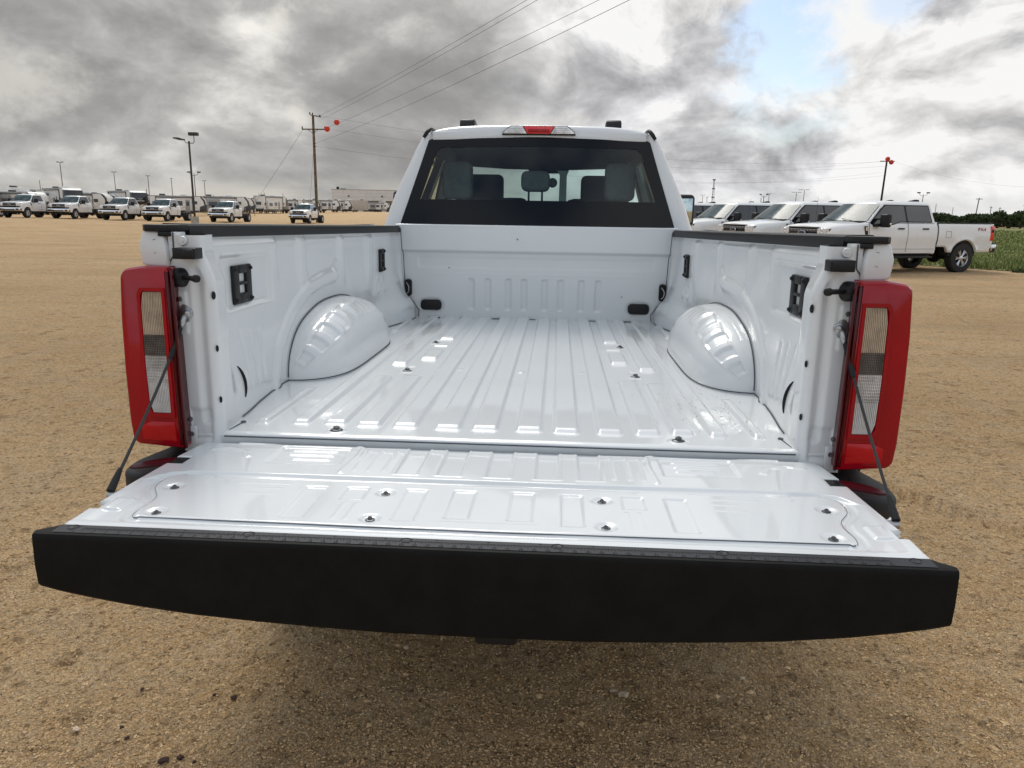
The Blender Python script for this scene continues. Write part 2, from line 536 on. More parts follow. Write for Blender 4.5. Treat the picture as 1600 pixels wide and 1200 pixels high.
def add_prism(bm, pts, axis, a, b, bev=0.0, seg=2):
    """polygon pts (two coordinates) extruded along axis from a to b"""
    def P(u, v, w):
        return {0: (w, u, v), 1: (u, w, v), 2: (u, v, w)}[axis]
    A = [bm.verts.new(P(u, v, a)) for u, v in pts]
    B = [bm.verts.new(P(u, v, b)) for u, v in pts]
    n = len(pts)
    fs = [bm.faces.new(A), bm.faces.new(B[::-1])]
    for i in range(n):
        j = (i + 1) % n
        fs.append(bm.faces.new((A[i], B[i], B[j], A[j])))
    bmesh.ops.recalc_face_normals(bm, faces=fs)
    if bev > 0:
        es = [e for e in fs[0].edges] + [e for e in fs[1].edges]
        bmesh.ops.bevel(bm, geom=es, offset=bev, segments=seg, affect='EDGES', profile=0.5)


def prism(name, pts, axis, a, b, m, parent=None, bev=0.0, seg=2):
    bm = bmesh.new()
    add_prism(bm, pts, axis, a, b, bev, seg)
    return bm_obj(name, bm, m, parent, smooth=bev > 0, angle=35)


def rpoly(pts, r, seg=4):
    """round the corners of a polygon"""
    out = []
    n = len(pts)
    for i in range(n):
        p0, p1, p2 = Vector(pts[i - 1]), Vector(pts[i]), Vector(pts[(i + 1) % n])
        a, b = (p0 - p1), (p2 - p1)
        rr = min(r, a.length * 0.45, b.length * 0.45)
        A, B = p1 + a.normalized() * rr, p1 + b.normalized() * rr
        for k in range(seg + 1):
            t = k / seg
            out.append(tuple(A * (1 - t) ** 2 + p1 * 2 * t * (1 - t) + B * t * t))
    return out


def add_lathe(bm, prof, o, axis, seg=24):
    """prof list of (radius, along axis)"""
    o, ax = Vector(o), Vector(axis).normalized()
    t = ax.orthogonal().normalized()
    s = ax.cross(t)
    rings = []
    for r, h in prof:
        rings.append([bm.verts.new(o + ax * h + (t * math.cos(2 * math.pi * k / seg) + s * math.sin(2 * math.pi * k / seg)) * max(r, 1e-5)) for k in range(seg)])
    for A, B in zip(rings, rings[1:]):
        for k in range(seg):
            j = (k + 1) % seg
            bm.faces.new((A[k], A[j], B[j], B[k]))
    return rings


def lathe(name, prof, o, axis, m, parent=None, seg=24, angle=40):
    bm = bmesh.new()
    add_lathe(bm, prof, o, axis, seg)
    return bm_obj(name, bm, m, parent, smooth=True, angle=angle)


def thing(name, label, cat, loc=(0, 0, 0), rotz=0.0, group=None):
    o = bpy.data.objects.new(name, None)
    o.empty_display_size = 0.3
    COL.objects.link(o)
    o.location = loc
    o.rotation_euler = (0, 0, rotz)
    o['label'] = label
    o['category'] = cat
    if group:
        o['group'] = group
    return o


def tag(o, label=None, cat=None, group=None, kind=None):
    for k, v in (('label', label), ('category', cat), ('group', group), ('kind', kind)):
        if v:
            o[k] = v
    return o


def dup(root, loc, rotz=0.0, label=None, scale=None):
    def cp(o, par):
        c = o.copy()
        COL.objects.link(c)
        c.parent = par
        for ch in [q for q in KIDS.get(o.name, [])]:
            KIDS.setdefault(c.name, []).append(cp(ch, c))
        return c
    c = cp(root, None)
    c.location = loc
    c.rotation_euler = (0, 0, rotz)
    if label:
        c['label'] = label
    if scale:
        c.scale = scale
    return c


KIDS = {}


def index_kids():
    KIDS.clear()
    for o in bpy.data.objects:
        if o.parent:
            KIDS.setdefault(o.parent.name, []).append(o)


def sm(a, b, x):
    t = np.clip((x - a) / (b - a), 0, 1)
    return t * t * (3 - 2 * t)


def rrect(u, v, u0, u1, v0, v1, e=0.006, r=0.012):
    """1 inside a rounded rectangle, easing to 0 over e outside its edge"""
    cx, cy, hx, hy = (u0 + u1) / 2, (v0 + v1) / 2, abs(u1 - u0) / 2, abs(v1 - v0) / 2
    r = min(r, hx, hy)
    dx, dy = np.abs(u - cx) - (hx - r), np.abs(v - cy) - (hy - r)
    d = np.hypot(np.maximum(dx, 0), np.maximum(dy, 0)) + np.minimum(np.maximum(dx, dy), 0) - r
    return 1 - sm(-e, 0, d)


def seg_dist(u, v, pts):
    best = np.full(np.shape(u), 9.0)
    for (x0, y0), (x1, y1) in zip(pts, pts[1:]):
        dx, dy = x1 - x0, y1 - y0
        t = np.clip(((u - x0) * dx + (v - y0) * dy) / (dx * dx + dy * dy + 1e-12), 0, 1)
        best = np.minimum(best, np.hypot(u - x0 - t * dx, v - y0 - t * dy))
    return best


def in_poly(u, v, pts):
    c = np.zeros(np.shape(u), bool)
    n = len(pts)
    for i in range(n):
        x0, y0 = pts[i - 1]
        x1, y1 = pts[i]
        if y0 == y1:
            continue
        c ^= ((y0 > v) != (y1 > v)) & (u < (x1 - x0) * (v - y0) / (y1 - y0) + x0)
    return c


def text_geo(s, size):
    cu = bpy.data.curves.new('t', 'FONT')
    cu.body = s
    cu.size = size
    cu.align_x = 'CENTER'
    cu.align_y = 'CENTER'
    cu.resolution_u = 2
    ob = bpy.data.objects.new('t', cu)
    me = bpy.data.meshes.new_from_object(ob)
    V = [tuple(v.co) for v in me.vertices]
    F = [tuple(p.vertices) for p in me.polygons]
    bpy.data.objects.remove(ob)
    bpy.data.curves.remove(cu)
    bpy.data.meshes.remove(me)
    return V, F


def at(px, depth, z=0.0):
    """ground point in the direction seen at picture column px of the level horizon, a given number of metres away"""
    lo, hi = 0.0, 900.0
    for _ in range(40):
        mi = (lo + hi) / 2
        d = CR * ((px - 800) / FPX) + CU * ((600 - mi) / FPX) + CF
        if d.z > 0:
            lo = mi
        else:
            hi = mi
    p = CAM + d * depth
    return Vector((p.x, p.y, z))


# ------------------------------------------------------------------ terrain


def gz(x, y):
    x, y = np.asarray(x, float), np.asarray(y, float)
    a = 0.38 * np.clip((-x - 27) / 20, 0, 1) * sm(25, 50, y) * (1 - sm(78, 100, y))
    b = 0.5 * sm(120, 230, y) * (1 - sm(20, 60, x))
    return a + b


def vnoise(x, y, seed=0):
    """cheap value noise"""
    r = np.random.default_rng(seed).random((64, 64))
    xi, yi = np.floor(x).astype(int), np.floor(y).astype(int)
    fx, fy = x - xi, y - yi
    fx, fy = fx * fx * (3 - 2 * fx), fy * fy * (3 - 2 * fy)
    g = lambda a, b: r[a % 64, b % 64]
    return (g(xi, yi) * (1 - fx) + g(xi + 1, yi) * fx) * (1 - fy) + (g(xi, yi + 1) * (1 - fx) + g(xi + 1, yi + 1) * fx) * fy


def build_ground():
    xs = np.concatenate([-np.geomspace(2200, 5, 70), np.arange(-4.8, 5.4, 0.02), np.geomspace(5.5, 2200, 70)])
    ys = np.concatenate([-np.geomspace(400, 1.7, 24), np.arange(-1.6, 6.6, 0.02), np.geomspace(6.7, 2600, 110)])
    X, Y = np.meshgrid(xs, ys, indexing='ij')
    Z = gz(X, Y)
    near = sm(9, 5, np.hypot(X, Y - 2))
    Z = Z + near * (0.012 * (vnoise(X * 2.1, Y * 2.1, 1) - 0.5) + 0.009 * (vnoise(X * 7, Y * 7, 2) - 0.5) + 0.010 * (vnoise(X * 19, Y * 19, 3) - 0.5) + 0.005 * (vnoise(X * 43, Y * 43, 9) - 0.5))
    far = sm(5, 12, np.hypot(X, Y - 2)) * sm(400, 100, np.hypot(X, Y))
    Z = Z + far * 0.05 * (vnoise(X * 0.35, Y * 0.35, 4) - 0.5)
    # tyre track with lug marks crossing the gravel on the right
    for (a, b), w in ((((1.55, 3.05), (3.3, 1.05)), 0.13),):
        dx, dy = b[0] - a[0], b[1] - a[1]
        L = math.hypot(dx, dy)
        dx, dy = dx / L, dy / L
        s = (X - a[0]) * dx + (Y - a[1]) * dy
        c = -(X - a[0]) * dy + (Y - a[1]) * dx
        msk = (1 - sm(w * 0.8, w, np.abs(c))) * sm(0.0, 0.5, s) * sm(L, L - 0.3, s) * sm(0.3, 0.55, vnoise(X * 3, Y * 3, 8) + 0.2)
        lug = np.sin(2 * math.pi * (s / 0.075 + np.sign(c) * 1.4 * np.abs(c) / w * 0.5))
        Z = Z + msk * (0.016 * np.clip(lug * 1.6, -1, 1) - 0.006)
    P = np.stack([X, Y, Z], -1)
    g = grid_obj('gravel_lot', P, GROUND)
    tag(g, kind='structure')
    # loose pebbles (uncountable): one object
    n = 170000
    r = RNG.random(n)
    dist = 1.75 + 7.5 * r ** 1.55
    ang = (RNG.random(n) - 0.5) * 1.75 + math.radians(-3)
    cx = 0.13 + dist * np.sin(ang)
    cy = -1.93 + dist * np.cos(ang)
    sz = 0.0016 + 0.0036 * RNG.random(n) ** 2.2
    big = RNG.random(n) < 0.006
    sz[big] *= 2.6
    base = np.array([(1, 0, 0), (0, 1, 0), (-1, 0, 0), (0, -1, 0), (0, 0, 0.8), (0, 0, -0.8)], float)
    fc = np.array([(0, 1, 4), (1, 2, 4), (2, 3, 4), (3, 0, 4), (1, 0, 5), (2, 1, 5), (3, 2, 5), (0, 3, 5)])
    V = base[None] * (0.7 + 0.6 * RNG.random((n, 6, 1)))
    an = RNG.random(n) * 6.28
    ca, sa = np.cos(an)[:, None], np.sin(an)[:, None]
    vx = V[..., 0] * 1.3
    V = np.stack([vx * ca - V[..., 1] * sa, vx * sa + V[..., 1] * ca, V[..., 2] * 0.7], -1) * sz[:, None, None]
    zz = 0.012 * (vnoise(cx * 2.1, cy * 2.1, 1) - 0.5) + 0.009 * (vnoise(cx * 7, cy * 7, 2) - 0.5) + 0.010 * (vnoise(cx * 19, cy * 19, 3) - 0.5) + 0.005 * (vnoise(cx * 43, cy * 43, 9) - 0.5)
    V += np.stack([cx, cy, zz + sz * 0.12], -1)[:, None, :]
    F = (fc[None] + (np.arange(n) * 6)[:, None, None]).reshape(-1, 3)
    o = tri_soup('loose_pebbles', V.reshape(-1, 3), F, PEBM)
    tag(o, 'loose tan pebbles scattered over the gravel lot', 'gravel', kind='stuff')


build_ground()

# ================================================================== the near truck
# built in bed coordinates: x right, y forward (0 = tailgate hinge), z up from the bed floor; lifted by ZF at the end
ZF = 0.97


def build_main():
    root = thing('pickup_truck', 'white pickup truck seen from behind, its black-capped tailgate lowered over the gravel', 'pickup truck')
    root.rotation_euler = (-0.0081, 0, 0)

    # ---------------- bed floor with pressed ribs
    xs = np.linspace(-0.86, 0.86, 500)
    ys = np.unique(np.round(np.concatenate([[0.0, 0.004, 0.010], np.arange(0.02, 0.16, 0.0045), np.arange(0.16, 0.75, 0.02), np.arange(0.75, 1.68, 0.008), np.arange(1.68, 2.52, 0.025), [2.53]]), 4))
    X, Y = np.meshgrid(xs, ys, indexing='ij')
    Z = np.zeros_like(X)
    ribs = [(0.063, 0.0365, [(0.088, 2.6)]), (0.1685, 0.0355, [(0.084, 2.6)]), (0.292, 0.0345, [(0.088, 2.6)]),
            (0.399, 0.0335, [(0.092, 0.80), (1.125, 1.37), (1.465, 1.505), (1.66, 2.6)]), (0.4985, 0.0305, [(0.104, 0.78), (1.0, 2.6)]),
            (0.597, 0.024, [(0.095, 2.6)]), (0.708, 0.0165, [(0.09, 0.56), (1.86, 2.35)])]
    for c, hw, segs in ribs:
        for sx in (-1, 1):
            cx = np.abs(X - sx * c)
            prof = 1 - sm(hw - 0.007, hw + 0.003, cx)
            al = np.zeros_like(Y)
            for a, b in segs:
                al = np.maximum(al, sm(a - 0.002, a + 0.030, Y) * (1 - sm(b - 0.03, b, Y)))
            Z = np.maximum(Z, 0.0115 * prof * al)
    # bolt seats, dimples and small pressed marks
    for bx, by in ((0.474, 0.048), (0.441, 0.89), (0.435, 1.552)):
        for sx in (-1, 1):
            d = np.hypot(X - sx * bx, Y - by)
            Z += 0.003 * (1 - sm(0.020, 0.030, d))
            d2 = np.hypot(X - sx * (bx + 0.0), Y - by - 0.09)
            Z -= 0.003 * (1 - sm(0.012, 0.02, d2)) * (by > 0.5)
    for sx in (-1, 1):
        for (ax, ay, rx, ry) in ((0.24, 0.33, 0.018, 0.009), (0.115, 0.33, 0.016, 0.008), (0.24, 0.95, 0.016, 0.02), (0.66, 0.40, 0.035, 0.05), (0.0, 0.93, 0.014, 0.018)):
            d = np.hypot((X - sx * ax) / rx, (Y - ay) / ry)
            Z += 0.0022 * (1 - sm(0.7, 1.0, d))
    Z += 0.0007 * np.sin(X * 7.0 + 1.3) * np.sin(Y * 3.1) + 0.0005 * np.sin(X * 17) * np.sin(Y * 6.3 + 1)
    # rolled rear lip
    Y2 = Y.copy()
    Z -= 0.006 * (1 - sm(0.0, 0.012, Y))
    P = np.stack([X, Y2, Z], -1)
    lip = [(0.0, -0.010), (0.002, -0.016), (0.004, -0.034), (0.03, -0.040)]
    rows = [np.stack([xs, np.full_like(xs, a), np.full_like(xs, b)], -1) for a, b in lip[::-1]]
    P = np.concatenate([np.stack(rows, 1), P], 1)
    floor = grid_obj('bed_floor', P, PAINT, root)
    box('floor_edge_seam', (-0.775, -0.0035, -0.0115), (0.775, -0.0005, -0.0085), SEAL, floor)
    for bx, by, rr in ((0.474, 0.048, 0.0185), (0.441, 0.89, 0.0175), (0.435, 1.552, 0.0175)):
        for sx in (-1, 1):
            o = (sx * bx, by, 0.003)
            b = lathe('floor_bolt', [(0, 0.0115), (0.0035, 0.0115), (0.0085, 0.0105), (0.0092, 0.004), (0.013, 0.0035), (0.0175, 0.0016), (rr, 0)], o, (0, 0, 1), BOLT, floor, 20)
            cyl('bolt_socket', (o[0], o[1], 0.0140), (o[0], o[1], 0.0153), 0.0042, INK, floor, seg=6)
    # a little dried mud near the right wheel housing
    V, F = [], []
    for i in range(130):
        x = 0.62 + RNG.normal() * 0.07
        y = 0.36 + RNG.normal() * 0.16
        if abs(x) > 0.76 or y < 0.03:
            continue
        s = 0.0008 + 0.0016 * RNG.random()
        k = len(V)
        z = 0.0135
        V += [(x - s, y - s, z), (x + s, y - s * .6, z), (x + s * .5, y + s, z), (x - s * .6, y + s * .8, z + s)]
        F += [(k, k + 1, k + 2), (k, k + 2, k + 3)]
    mud = mesh_obj('mud_specks', V, F, mat('dried mud', (0.30, 0.17, 0.10), 0.9), floor)
    tag(mud, kind='stuff')

    # ---------------- side walls (rear jamb, post, inner panel in one pressed sheet)
    def wall_x(y, z):
        xb = 0.787 + 0.046 * sm(0.05, 0.62, y) - 0.085 * sm(1.75, 2.5, y)
        xt = 0.866 - 0.0373 * y
        xw = xb + (xt - xb) * sm(0.0, 0.36, z)
        # foot of the front corner, swelling inwards
        xw = xw - 0.045 * sm(1.75, 2.35, y) * (1 - sm(0.06, 0.17, z))
        # recess around the rear tie-down plate with a sloping ledge under it
        xw = xw + 0.016 * rrect(y, z, 0.225, 0.60, 0.295, 0.475, 0.022, 0.02)
        # broad pressed recesses between the upper stiffeners
        for a, b, za, zb in ((0.66, 0.85, 0.40, 0.36), (0.945, 1.32, 0.385, 0.36), (1.405, 1.745, 0.33, 0.31), (1.865, 2.40, 0.24, 0.22)):
            bot = za + (zb - za) * (y - a) / (b - a)
            xw = xw + 0.017 * sm(a - 0.028, a + 0.01, y) * (1 - sm(b - 0.01, b + 0.028, y)) * sm(bot - 0.08, bot + 0.07, z) * (1 - 0.75 * sm(0.47, 0.512, z))
        # raised band following the wheel arch
        d = seg_dist(y, z, [(0.535, 0.0), (0.60, 0.13), (0.69, 0.205), (0.80, 0.267), (0.93, 0.312), (1.10, 0.333), (1.24, 0.340)])
        xw = xw - 0.011 * (1 - sm(0.016, 0.034, d))
        d = seg_dist(y, z, [(1.24, 0.345), (1.30, 0.385)])
        xw = xw - 0.006 * (1 - sm(0.012, 0.03, d))
        # short vertical flutes low down
        for yc in (0.295, 0.365, 0.435):
            xw = xw + 0.006 * rrect(y, z, yc - 0.014, yc + 0.014, 0.055, 0.245 - 0.1 * (yc - 0.3), 0.012, 0.014)
        # pressed marks in front of the wheel housing
        for yc, zc, ry, rz in ((1.97, 0.235, 0.028, 0.035), (2.07, 0.235, 0.02, 0.035)):
            q = np.hypot((y - yc) / ry, (z - zc) / rz)
            xw = xw - 0.005 * (1 - sm(0.15, 0.35, np.abs(q - 1)))
        xw = xw + 0.010 * sm(0.500 - 0.011 * y, 0.520 - 0.011 * y, z)
        xw = xw + 0.0012 * np.sin(y * 9 + 2) * np.sin(z * 11) + 0.0008 * np.sin(y * 23 + z * 9)
        return xw

    zs = np.concatenate([np.arange(-0.055, 0.0, 0.006), np.arange(0.0, 0.536, 0.0055)])
    for sx in (-1, 1):
        cols = []
        post = lambda z: 0.777 + 0.028 * sm(0.40, 0.50, z)
        jz = 0.004 * np.sin(zs * 40) * 0
        for u in np.linspace(0, 1, 30):                                  # jamb face
            x = 0.888 + (post(zs) + 0.026 - 0.888) * u
            rel = 0.010 * rrect(x, zs, 0.798, 0.838, 0.02, 0.455, 0.02, 0.015) - 0.004 * rrect(x, zs, 0.846, 0.884, 0.27, 0.39, 0.008, 0.01)
            rel += 0.006 * rrect(x, zs, 0.80, 0.872, -0.03, 0.07, 0.012, 0.012)
            cols.append(np.stack([x, -0.004 + rel, zs], -1))
        for k in range(1, 8):                                            # rounded corner
            a = math.pi / 2 * k / 8
            x = post(zs) + 0.026 * (1 - math.sin(a))
            y = np.full_like(zs, 0.026 * (1 - math.cos(a)) - 0.004)
            cols.append(np.stack([x, y, zs], -1))
        yy = np.concatenate([np.linspace(0.022, 0.30, 40), np.arange(0.308, 1.5, 0.0085), np.arange(1.5, 2.47, 0.0105)])
        for y in yy:
            t = sm(0.085, 0.175, y)
            p = post(zs) + 0.10 * (y - 0.02)
            x = p * (1 - t) + wall_x(np.full_like(zs, y), zs) * t
            x = np.minimum(x, 2.0)
            # small fillet to the floor
            cols.append(np.stack([x, np.full_like(zs, y), zs], -1))
        P = np.stack(cols, 0)
        P[..., 0] *= sx
        side = grid_obj('bed_side_panel', P, PAINT, root, flip=sx > 0)
        # sealer line where wall meets floor
        pts = [(sx * (wall_x(np.array(y), np.array(0.004)) * (1.0) - 0.002), y, 0.003) for y in np.linspace(0.16, 0.66, 10)]
        tube('floor_seam', [tuple(float(c) for c in p) for p in pts], 0.0014, SEAL, side, 5)
        pts = [(sx * float(wall_x(np.array(y), np.array(0.004)) - 0.002), float(y), 0.003) for y in np.linspace(1.76, 2.46, 10)]
        tube('floor_seam', pts, 0.0018, SEAL, side, 5)
        tube('floor_seam', [(sx * 0.775, 0.004, -0.006), (sx * 0.772, 0.03, 0.0), (sx * 0.765, 0.10, 0.0018)], 0.0015, SEAL, side, 5)
        lathe('drain_hole', [(0, 0.0018), (0.007, 0.0018), (0.008, 0)], (sx * 0.765, 0.106, 0.002), (0, 0, 1), SEAL, side, 12)

        # fittings on the jamb
        bs = box('bed_stop_block', (min(sx * 0.797, sx * 0.857), -0.050, 0.474), (max(sx * 0.797, sx * 0.857), -0.004, 0.503), PLAS, side, 0.003)
        box('block_rib', (min(sx * 0.800, sx * 0.8285), -0.054, 0.478), (max(sx * 0.800, sx * 0.8285), -0.049, 0.499), PLAS, bs, 0.002)
        n = Vector((-sx * 0.80, -0.60, 0.02)).normalized()
        o = Vector((sx * 0.857, -0.010, 0.424))
        st = lathe('latch_striker', [(0, 0.014), (0.010, 0.014), (0.018, 0.010), (0.0245, 0.004), (0.0255, 0.0), (0.0255, -0.01)], o, n, PLAS, side, 28)
        lathe('striker_pin', [(0, 0.085), (0.008, 0.085), (0.0098, 0.083), (0.0098, 0.072), (0.0068, 0.070), (0.0064, 0.012), (0.010, 0.010)], o, n, PLAS, st, 16)
        lathe('body_plug', [(0, 0.006), (0.004, 0.006), (0.0045, 0.004), (0.0105, 0.004), (0.0125, 0.002), (0.013, 0)], (sx * 0.848, -0.006, 0.519), (0, -1, 0), PAINT, side, 20)
        for bx, bz, r in ((0.866, 0.367, 0.0068), (0.868, 0.036, 0.0068)):
            lathe('jamb_bolt', [(0, 0.010), (r * 0.6, 0.010), (r * 0.65, 0.005), (r, 0.0045), (r * 1.15, 0.001), (r * 1.15, -0.002)], (sx * bx, -0.004, bz), (-sx * 0.3, -1, 0), BOLT, side, 12)
        lathe('jamb_bolt', [(0, 0.008), (0.006, 0.008), (0.0068, 0.004), (0.011, 0.003), (0.0118, 0)], (sx * 0.861, -0.004, -0.004), (0, -1, 0), STEEL, side, 16)
        box('hinge_bracket', (min(sx * 0.848, sx * 0.876), -0.009, -0.05), (max(sx * 0.848, sx * 0.876), -0.002, 0.018), PAINT, side, 0.004)
        for hz in (0.377, 0.234, 0.092):
            n = Vector((-sx * 0.88, -0.47, 0)).normalized()
            bm = bmesh.new()
            add_lathe(bm, [(0, 0.0012), (0.0088, 0.0012), (0.0098, -0.001)], (0, 0, 0), (0, 0, 1), 20)
            for v in bm.verts:
                v.co = Vector((v.co.x * (0.62 if hz > 0.3 else 0.42), v.co.y * (1.15 if hz > 0.3 else 0.95), v.co.z))
            R = n.to_track_quat('Z', 'Y').to_matrix()
            for v in bm.verts:
                v.co = R @ v.co + Vector((sx * 0.7795, 0.004, hz))
            bm_obj('access_hole', bm, INK, side)
        # curved slot low on the wall
        pts = []
        for k in range(9):
            a = -1 + 2 * k / 8
            yv = 0.205 + 0.022 * (1 - a * a)
            zv = 0.098 + 0.047 * a
            pts.append((sx * (float(wall_x(np.array(yv), np.array(zv))) - 0.0015), yv, zv))
        tube('curved_slot', pts, [0.0015, .004, .0055, .0062, .0065, .0062, .0055, .004, .0015], INK, side, 6)

        # black tie-down plates
        def plate(y0, y1, z0, z1, holes):
            yc, zc = (y0 + y1) / 2, (z0 + z1) / 2
            xw = float(wall_x(np.array(yc), np.array(zc))) - 0.011
            bm = bmesh.new()
            w = y1 - y0
            strips = [(y0, y0 + w * 0.30, z0, z1), (y1 - w * 0.30, y1, z0, z1)]
            ha, hb = y0 + w * 0.30, y1 - w * 0.30
            zz = [z0] + [v for h in holes for v in h] + [z1]
            for a, b in zip(zz[0::2], zz[1::2]):
                strips.append((ha - 0.002, hb + 0.002, a, b))
            for k, (a, b, c, d) in enumerate(strips):
                e = 0.0004 * k
                add_box(bm, (min(sx * (xw - e), sx * (xw + 0.012)), a, c), (max(sx * (xw - e), sx * (xw + 0.012)), b, d), 0.0035)
            p = bm_obj('tie_down_plate', bm, PLAS, side, smooth=True, angle=35)
            for by in (y0 + 0.012, y1 - 0.012):
                for bz in (z0 + 0.012, z1 - 0.012):
                    lathe('plate_bolt', [(0, 0.007), (0.005, 0.007), (0.006, 0.003), (0.009, 0.002), (0.009, -0.002)], (sx * xw, by, bz), (-sx, 0, 0), PLAS, p, 10)
        plate(0.318, 0.452, 0.314, 0.434, [(0.346, 0.372), (0.382, 0.408)])
        plate(1.995, 2.095, 0.300, 0.418, [(0.325, 0.352), (0.362, 0.390)])

        # ---------------- wheel housing
        ph = np.linspace(0.0, math.pi, 190)
        tt = np.linspace(0, 1, 70)
        PH, TT = np.meshgrid(ph, tt, indexing='ij')
        yc, R = 1.20, 0.535
        yv = yc - R * np.cos(PH)
        q = np.abs(np.cos(PH))
        H = 0.25 * np.maximum(1 - q ** 2.2, 0) ** (1 / 2.2)
        xi = 0.834 - 0.190 * np.sqrt(np.maximum(1 - q ** 5, 0))
        a = TT * math.pi / 2
        n = 2.9
        zz = H * np.cos(a) ** (2 / n)
        xx = 0.850 - (0.850 - xi) * np.sin(a) ** (2 / n)
        P = np.stack([xx, yv, zz], -1)
        dU = np.gradient(P, axis=0)
        dV = np.gradient(P, axis=1)
        N = np.cross(dU, dV)
        N /= np.linalg.norm(N, axis=-1, keepdims=True) + 1e-9
        if N[60, 30, 2] < 0:
            N = -N
        deg = np.degrees(PH)
        pl = rrect(deg, TT, 13, 88, 0.24, 0.66, 0.05, 0.1) if False else sm(11, 15, deg) * (1 - sm(84, 90, deg)) * sm(0.22, 0.27, TT) * (1 - sm(0.62 - 0.0012 * deg, 0.68 - 0.0012 * deg, TT))
        disp = 0.0035 * pl
        for c in (19, 32, 45.5, 59, 73):
            w = (1 - sm(2.6, 4.6, np.abs(deg - c))) * sm(0.20, 0.25, TT) * (1 - sm(0.54, 0.60, TT))
            disp = disp - 0.0075 * w
        disp = disp - 0.004 * sm(92, 96, deg) * (1 - sm(106, 110, deg)) * sm(0.28, 0.34, TT) * (1 - sm(0.5, 0.56, TT))
        disp = disp + 0.0012 * np.sin(deg * 0.09 + 1) * np.sin(TT * 7)
        disp *= sm(2, 8, deg) * sm(178, 172, deg)
        P = P + N * disp[..., None]
        P[..., 0] *= sx
        wh = grid_obj('wheel_housing', P, PAINT, root, flip=sx < 0)
        idx = np.linspace(0, 189, 70).astype(int)
        base = [(P[i, -1, 0] - sx * 0.001, P[i, -1, 1], 0.0035) for i in idx]
        tube('housing_seam', [tuple(map(float, p)) for p in base], 0.0019, SEAL, wh, 5)
        yo, zo = yc - (R + 0.001) * np.cos(ph), 0.252 * np.maximum(1 - np.abs(np.cos(ph)) ** 2.2, 0) ** (1 / 2.2)
        xo = wall_x(yo, zo) - 0.0035
        top = [(float(sx * xo[i]), float(yo[i]), float(zo[i]) + 0.001) for i in idx[1:-1]]
        tube('housing_seam', top, 0.0019, SEAL, wh, 5)

        # ---------------- rail cap
        yv = np.concatenate([[0.066], np.linspace(0.07, 2.44, 40)])
        rows = []
        for y in yv:
            zt, xi_, xo_ = 0.5625 - 0.0112 * y, 0.864 - 0.0373 * y, 0.947 - 0.010 * y
            rows.append([(xi_ + 0.010, y, zt - 0.037), (xi_ + 0.001, y, zt - 0.036), (xi_, y, zt - 0.033), (xi_ + 0.003, y, zt - 0.005), (xi_ + 0.008, y, zt - 0.0005), (xi_ + 0.02, y, zt), (xo_ - 0.012, y, zt + 0.001), (xo_ - 0.002, y, zt - 0.004), (xo_ + 0.002, y, zt - 0.018), (xo_ - 0.004, y, zt - 0.020)])
        P = np.array(rows)
        P[..., 0] *= sx
        V = P.reshape(-1, 3)
        n_, k_ = P.shape[:2]
        F = []
        for i in range(n_ - 1):
            for j in range(k_):
                j2 = (j + 1) % k_
                F.append((i * k_ + j, (i + 1) * k_ + j, (i + 1) * k_ + j2, i * k_ + j2))
        F.append(tuple(range(k_)))
        F.append(tuple((n_ - 1) * k_ + j for j in range(k_))[::-1])
        bm = bmesh.new()
        bv = [bm.verts.new(v) for v in V]
        for f in F:
            bm.faces.new([bv[i] for i in f])
        cap = bm_obj('rail_cap', bm, PLAS, root, smooth=True, angle=35)
        poly = [(sx * x, y) for x, y in ((0.8645, 0.0655), (0.867, 0.02), (0.884, -0.012), (0.905, -0.032), (0.935, -0.030), (0.946, -0.018), (0.9485, 0.0655))]
        prism('cap_end', poly, 2, 0.5425, 0.5600, PLAS, cap, 0.003)
        prism('cap_end_drop', [(sx * 0.879, 0.064), (sx * 0.879, -0.010), (sx * 0.902, -0.028), (sx * 0.905, 0.064)], 2, 0.530, 0.5422, PLAS, cap, 0.002)

        # ---------------- painted outer bedside
        def outer(y, z):
            zz = np.array([-0.40, -0.30, -0.10, 0.10, 0.30, 0.42, 0.50, 0.545])
            xx = np.array([0.965, 0.985, 1.0, 1.003, 0.995, 0.975, 0.957, 0.944])
            return float(np.interp(z, zz, xx)) - 0.008 * y / 2.4
        rows = []
        ysv = np.unique(np.round(np.concatenate([np.linspace(0.125, 2.46, 50), np.linspace(0.62, 1.78, 60)]), 3))
        for y in ysv:
            zb = -0.40
            dy = abs(y - 1.2)
            if dy < 0.53:
                zb = max(zb, -0.53 + math.sqrt(0.53 ** 2 - dy ** 2) * 0.98)
            row = []
            for t in np.linspace(0, 1, 14):
                z = zb + (0.543 - zb) * t
                fl = 0.022 * max(0, 1 - abs(dy - 0.53) / 0.12) * max(0, 1 - t * 3)
                row.append((sx * (outer(y, z) + fl), y, z))
            rows.append(row)
        os_ = grid_obj('bedside_outer_skin', np.array(rows), PAINT, root, flip=sx < 0)
        # rear corner block above the lamp
        pts = [(0.886, 0.452), (0.9405, 0.4535), (0.955, 0.458), (0.9605, 0.503), (0.951, 0.535), (0.944, 0.5445), (0.8975, 0.5425), (0.8935, 0.525), (0.886, 0.49)]
        bm = bmesh.new()
        add_prism(bm, [(sx * x, z) for x, z in pts], 1, -0.020, 0.127, 0.006, 3)
        cb = bm_obj('bedside_corner', bm, PAINT, root, smooth=True, angle=40)
        tube('corner_seam', [(sx * 0.8735, -0.006, 0.540), (sx * 0.8745, -0.006, 0.500), (sx * 0.876, -0.006, 0.480), (sx * 0.8865, -0.006, 0.466), (sx * 0.889, -0.006, 0.446)], 0.0017, SEAL, cb, 5)
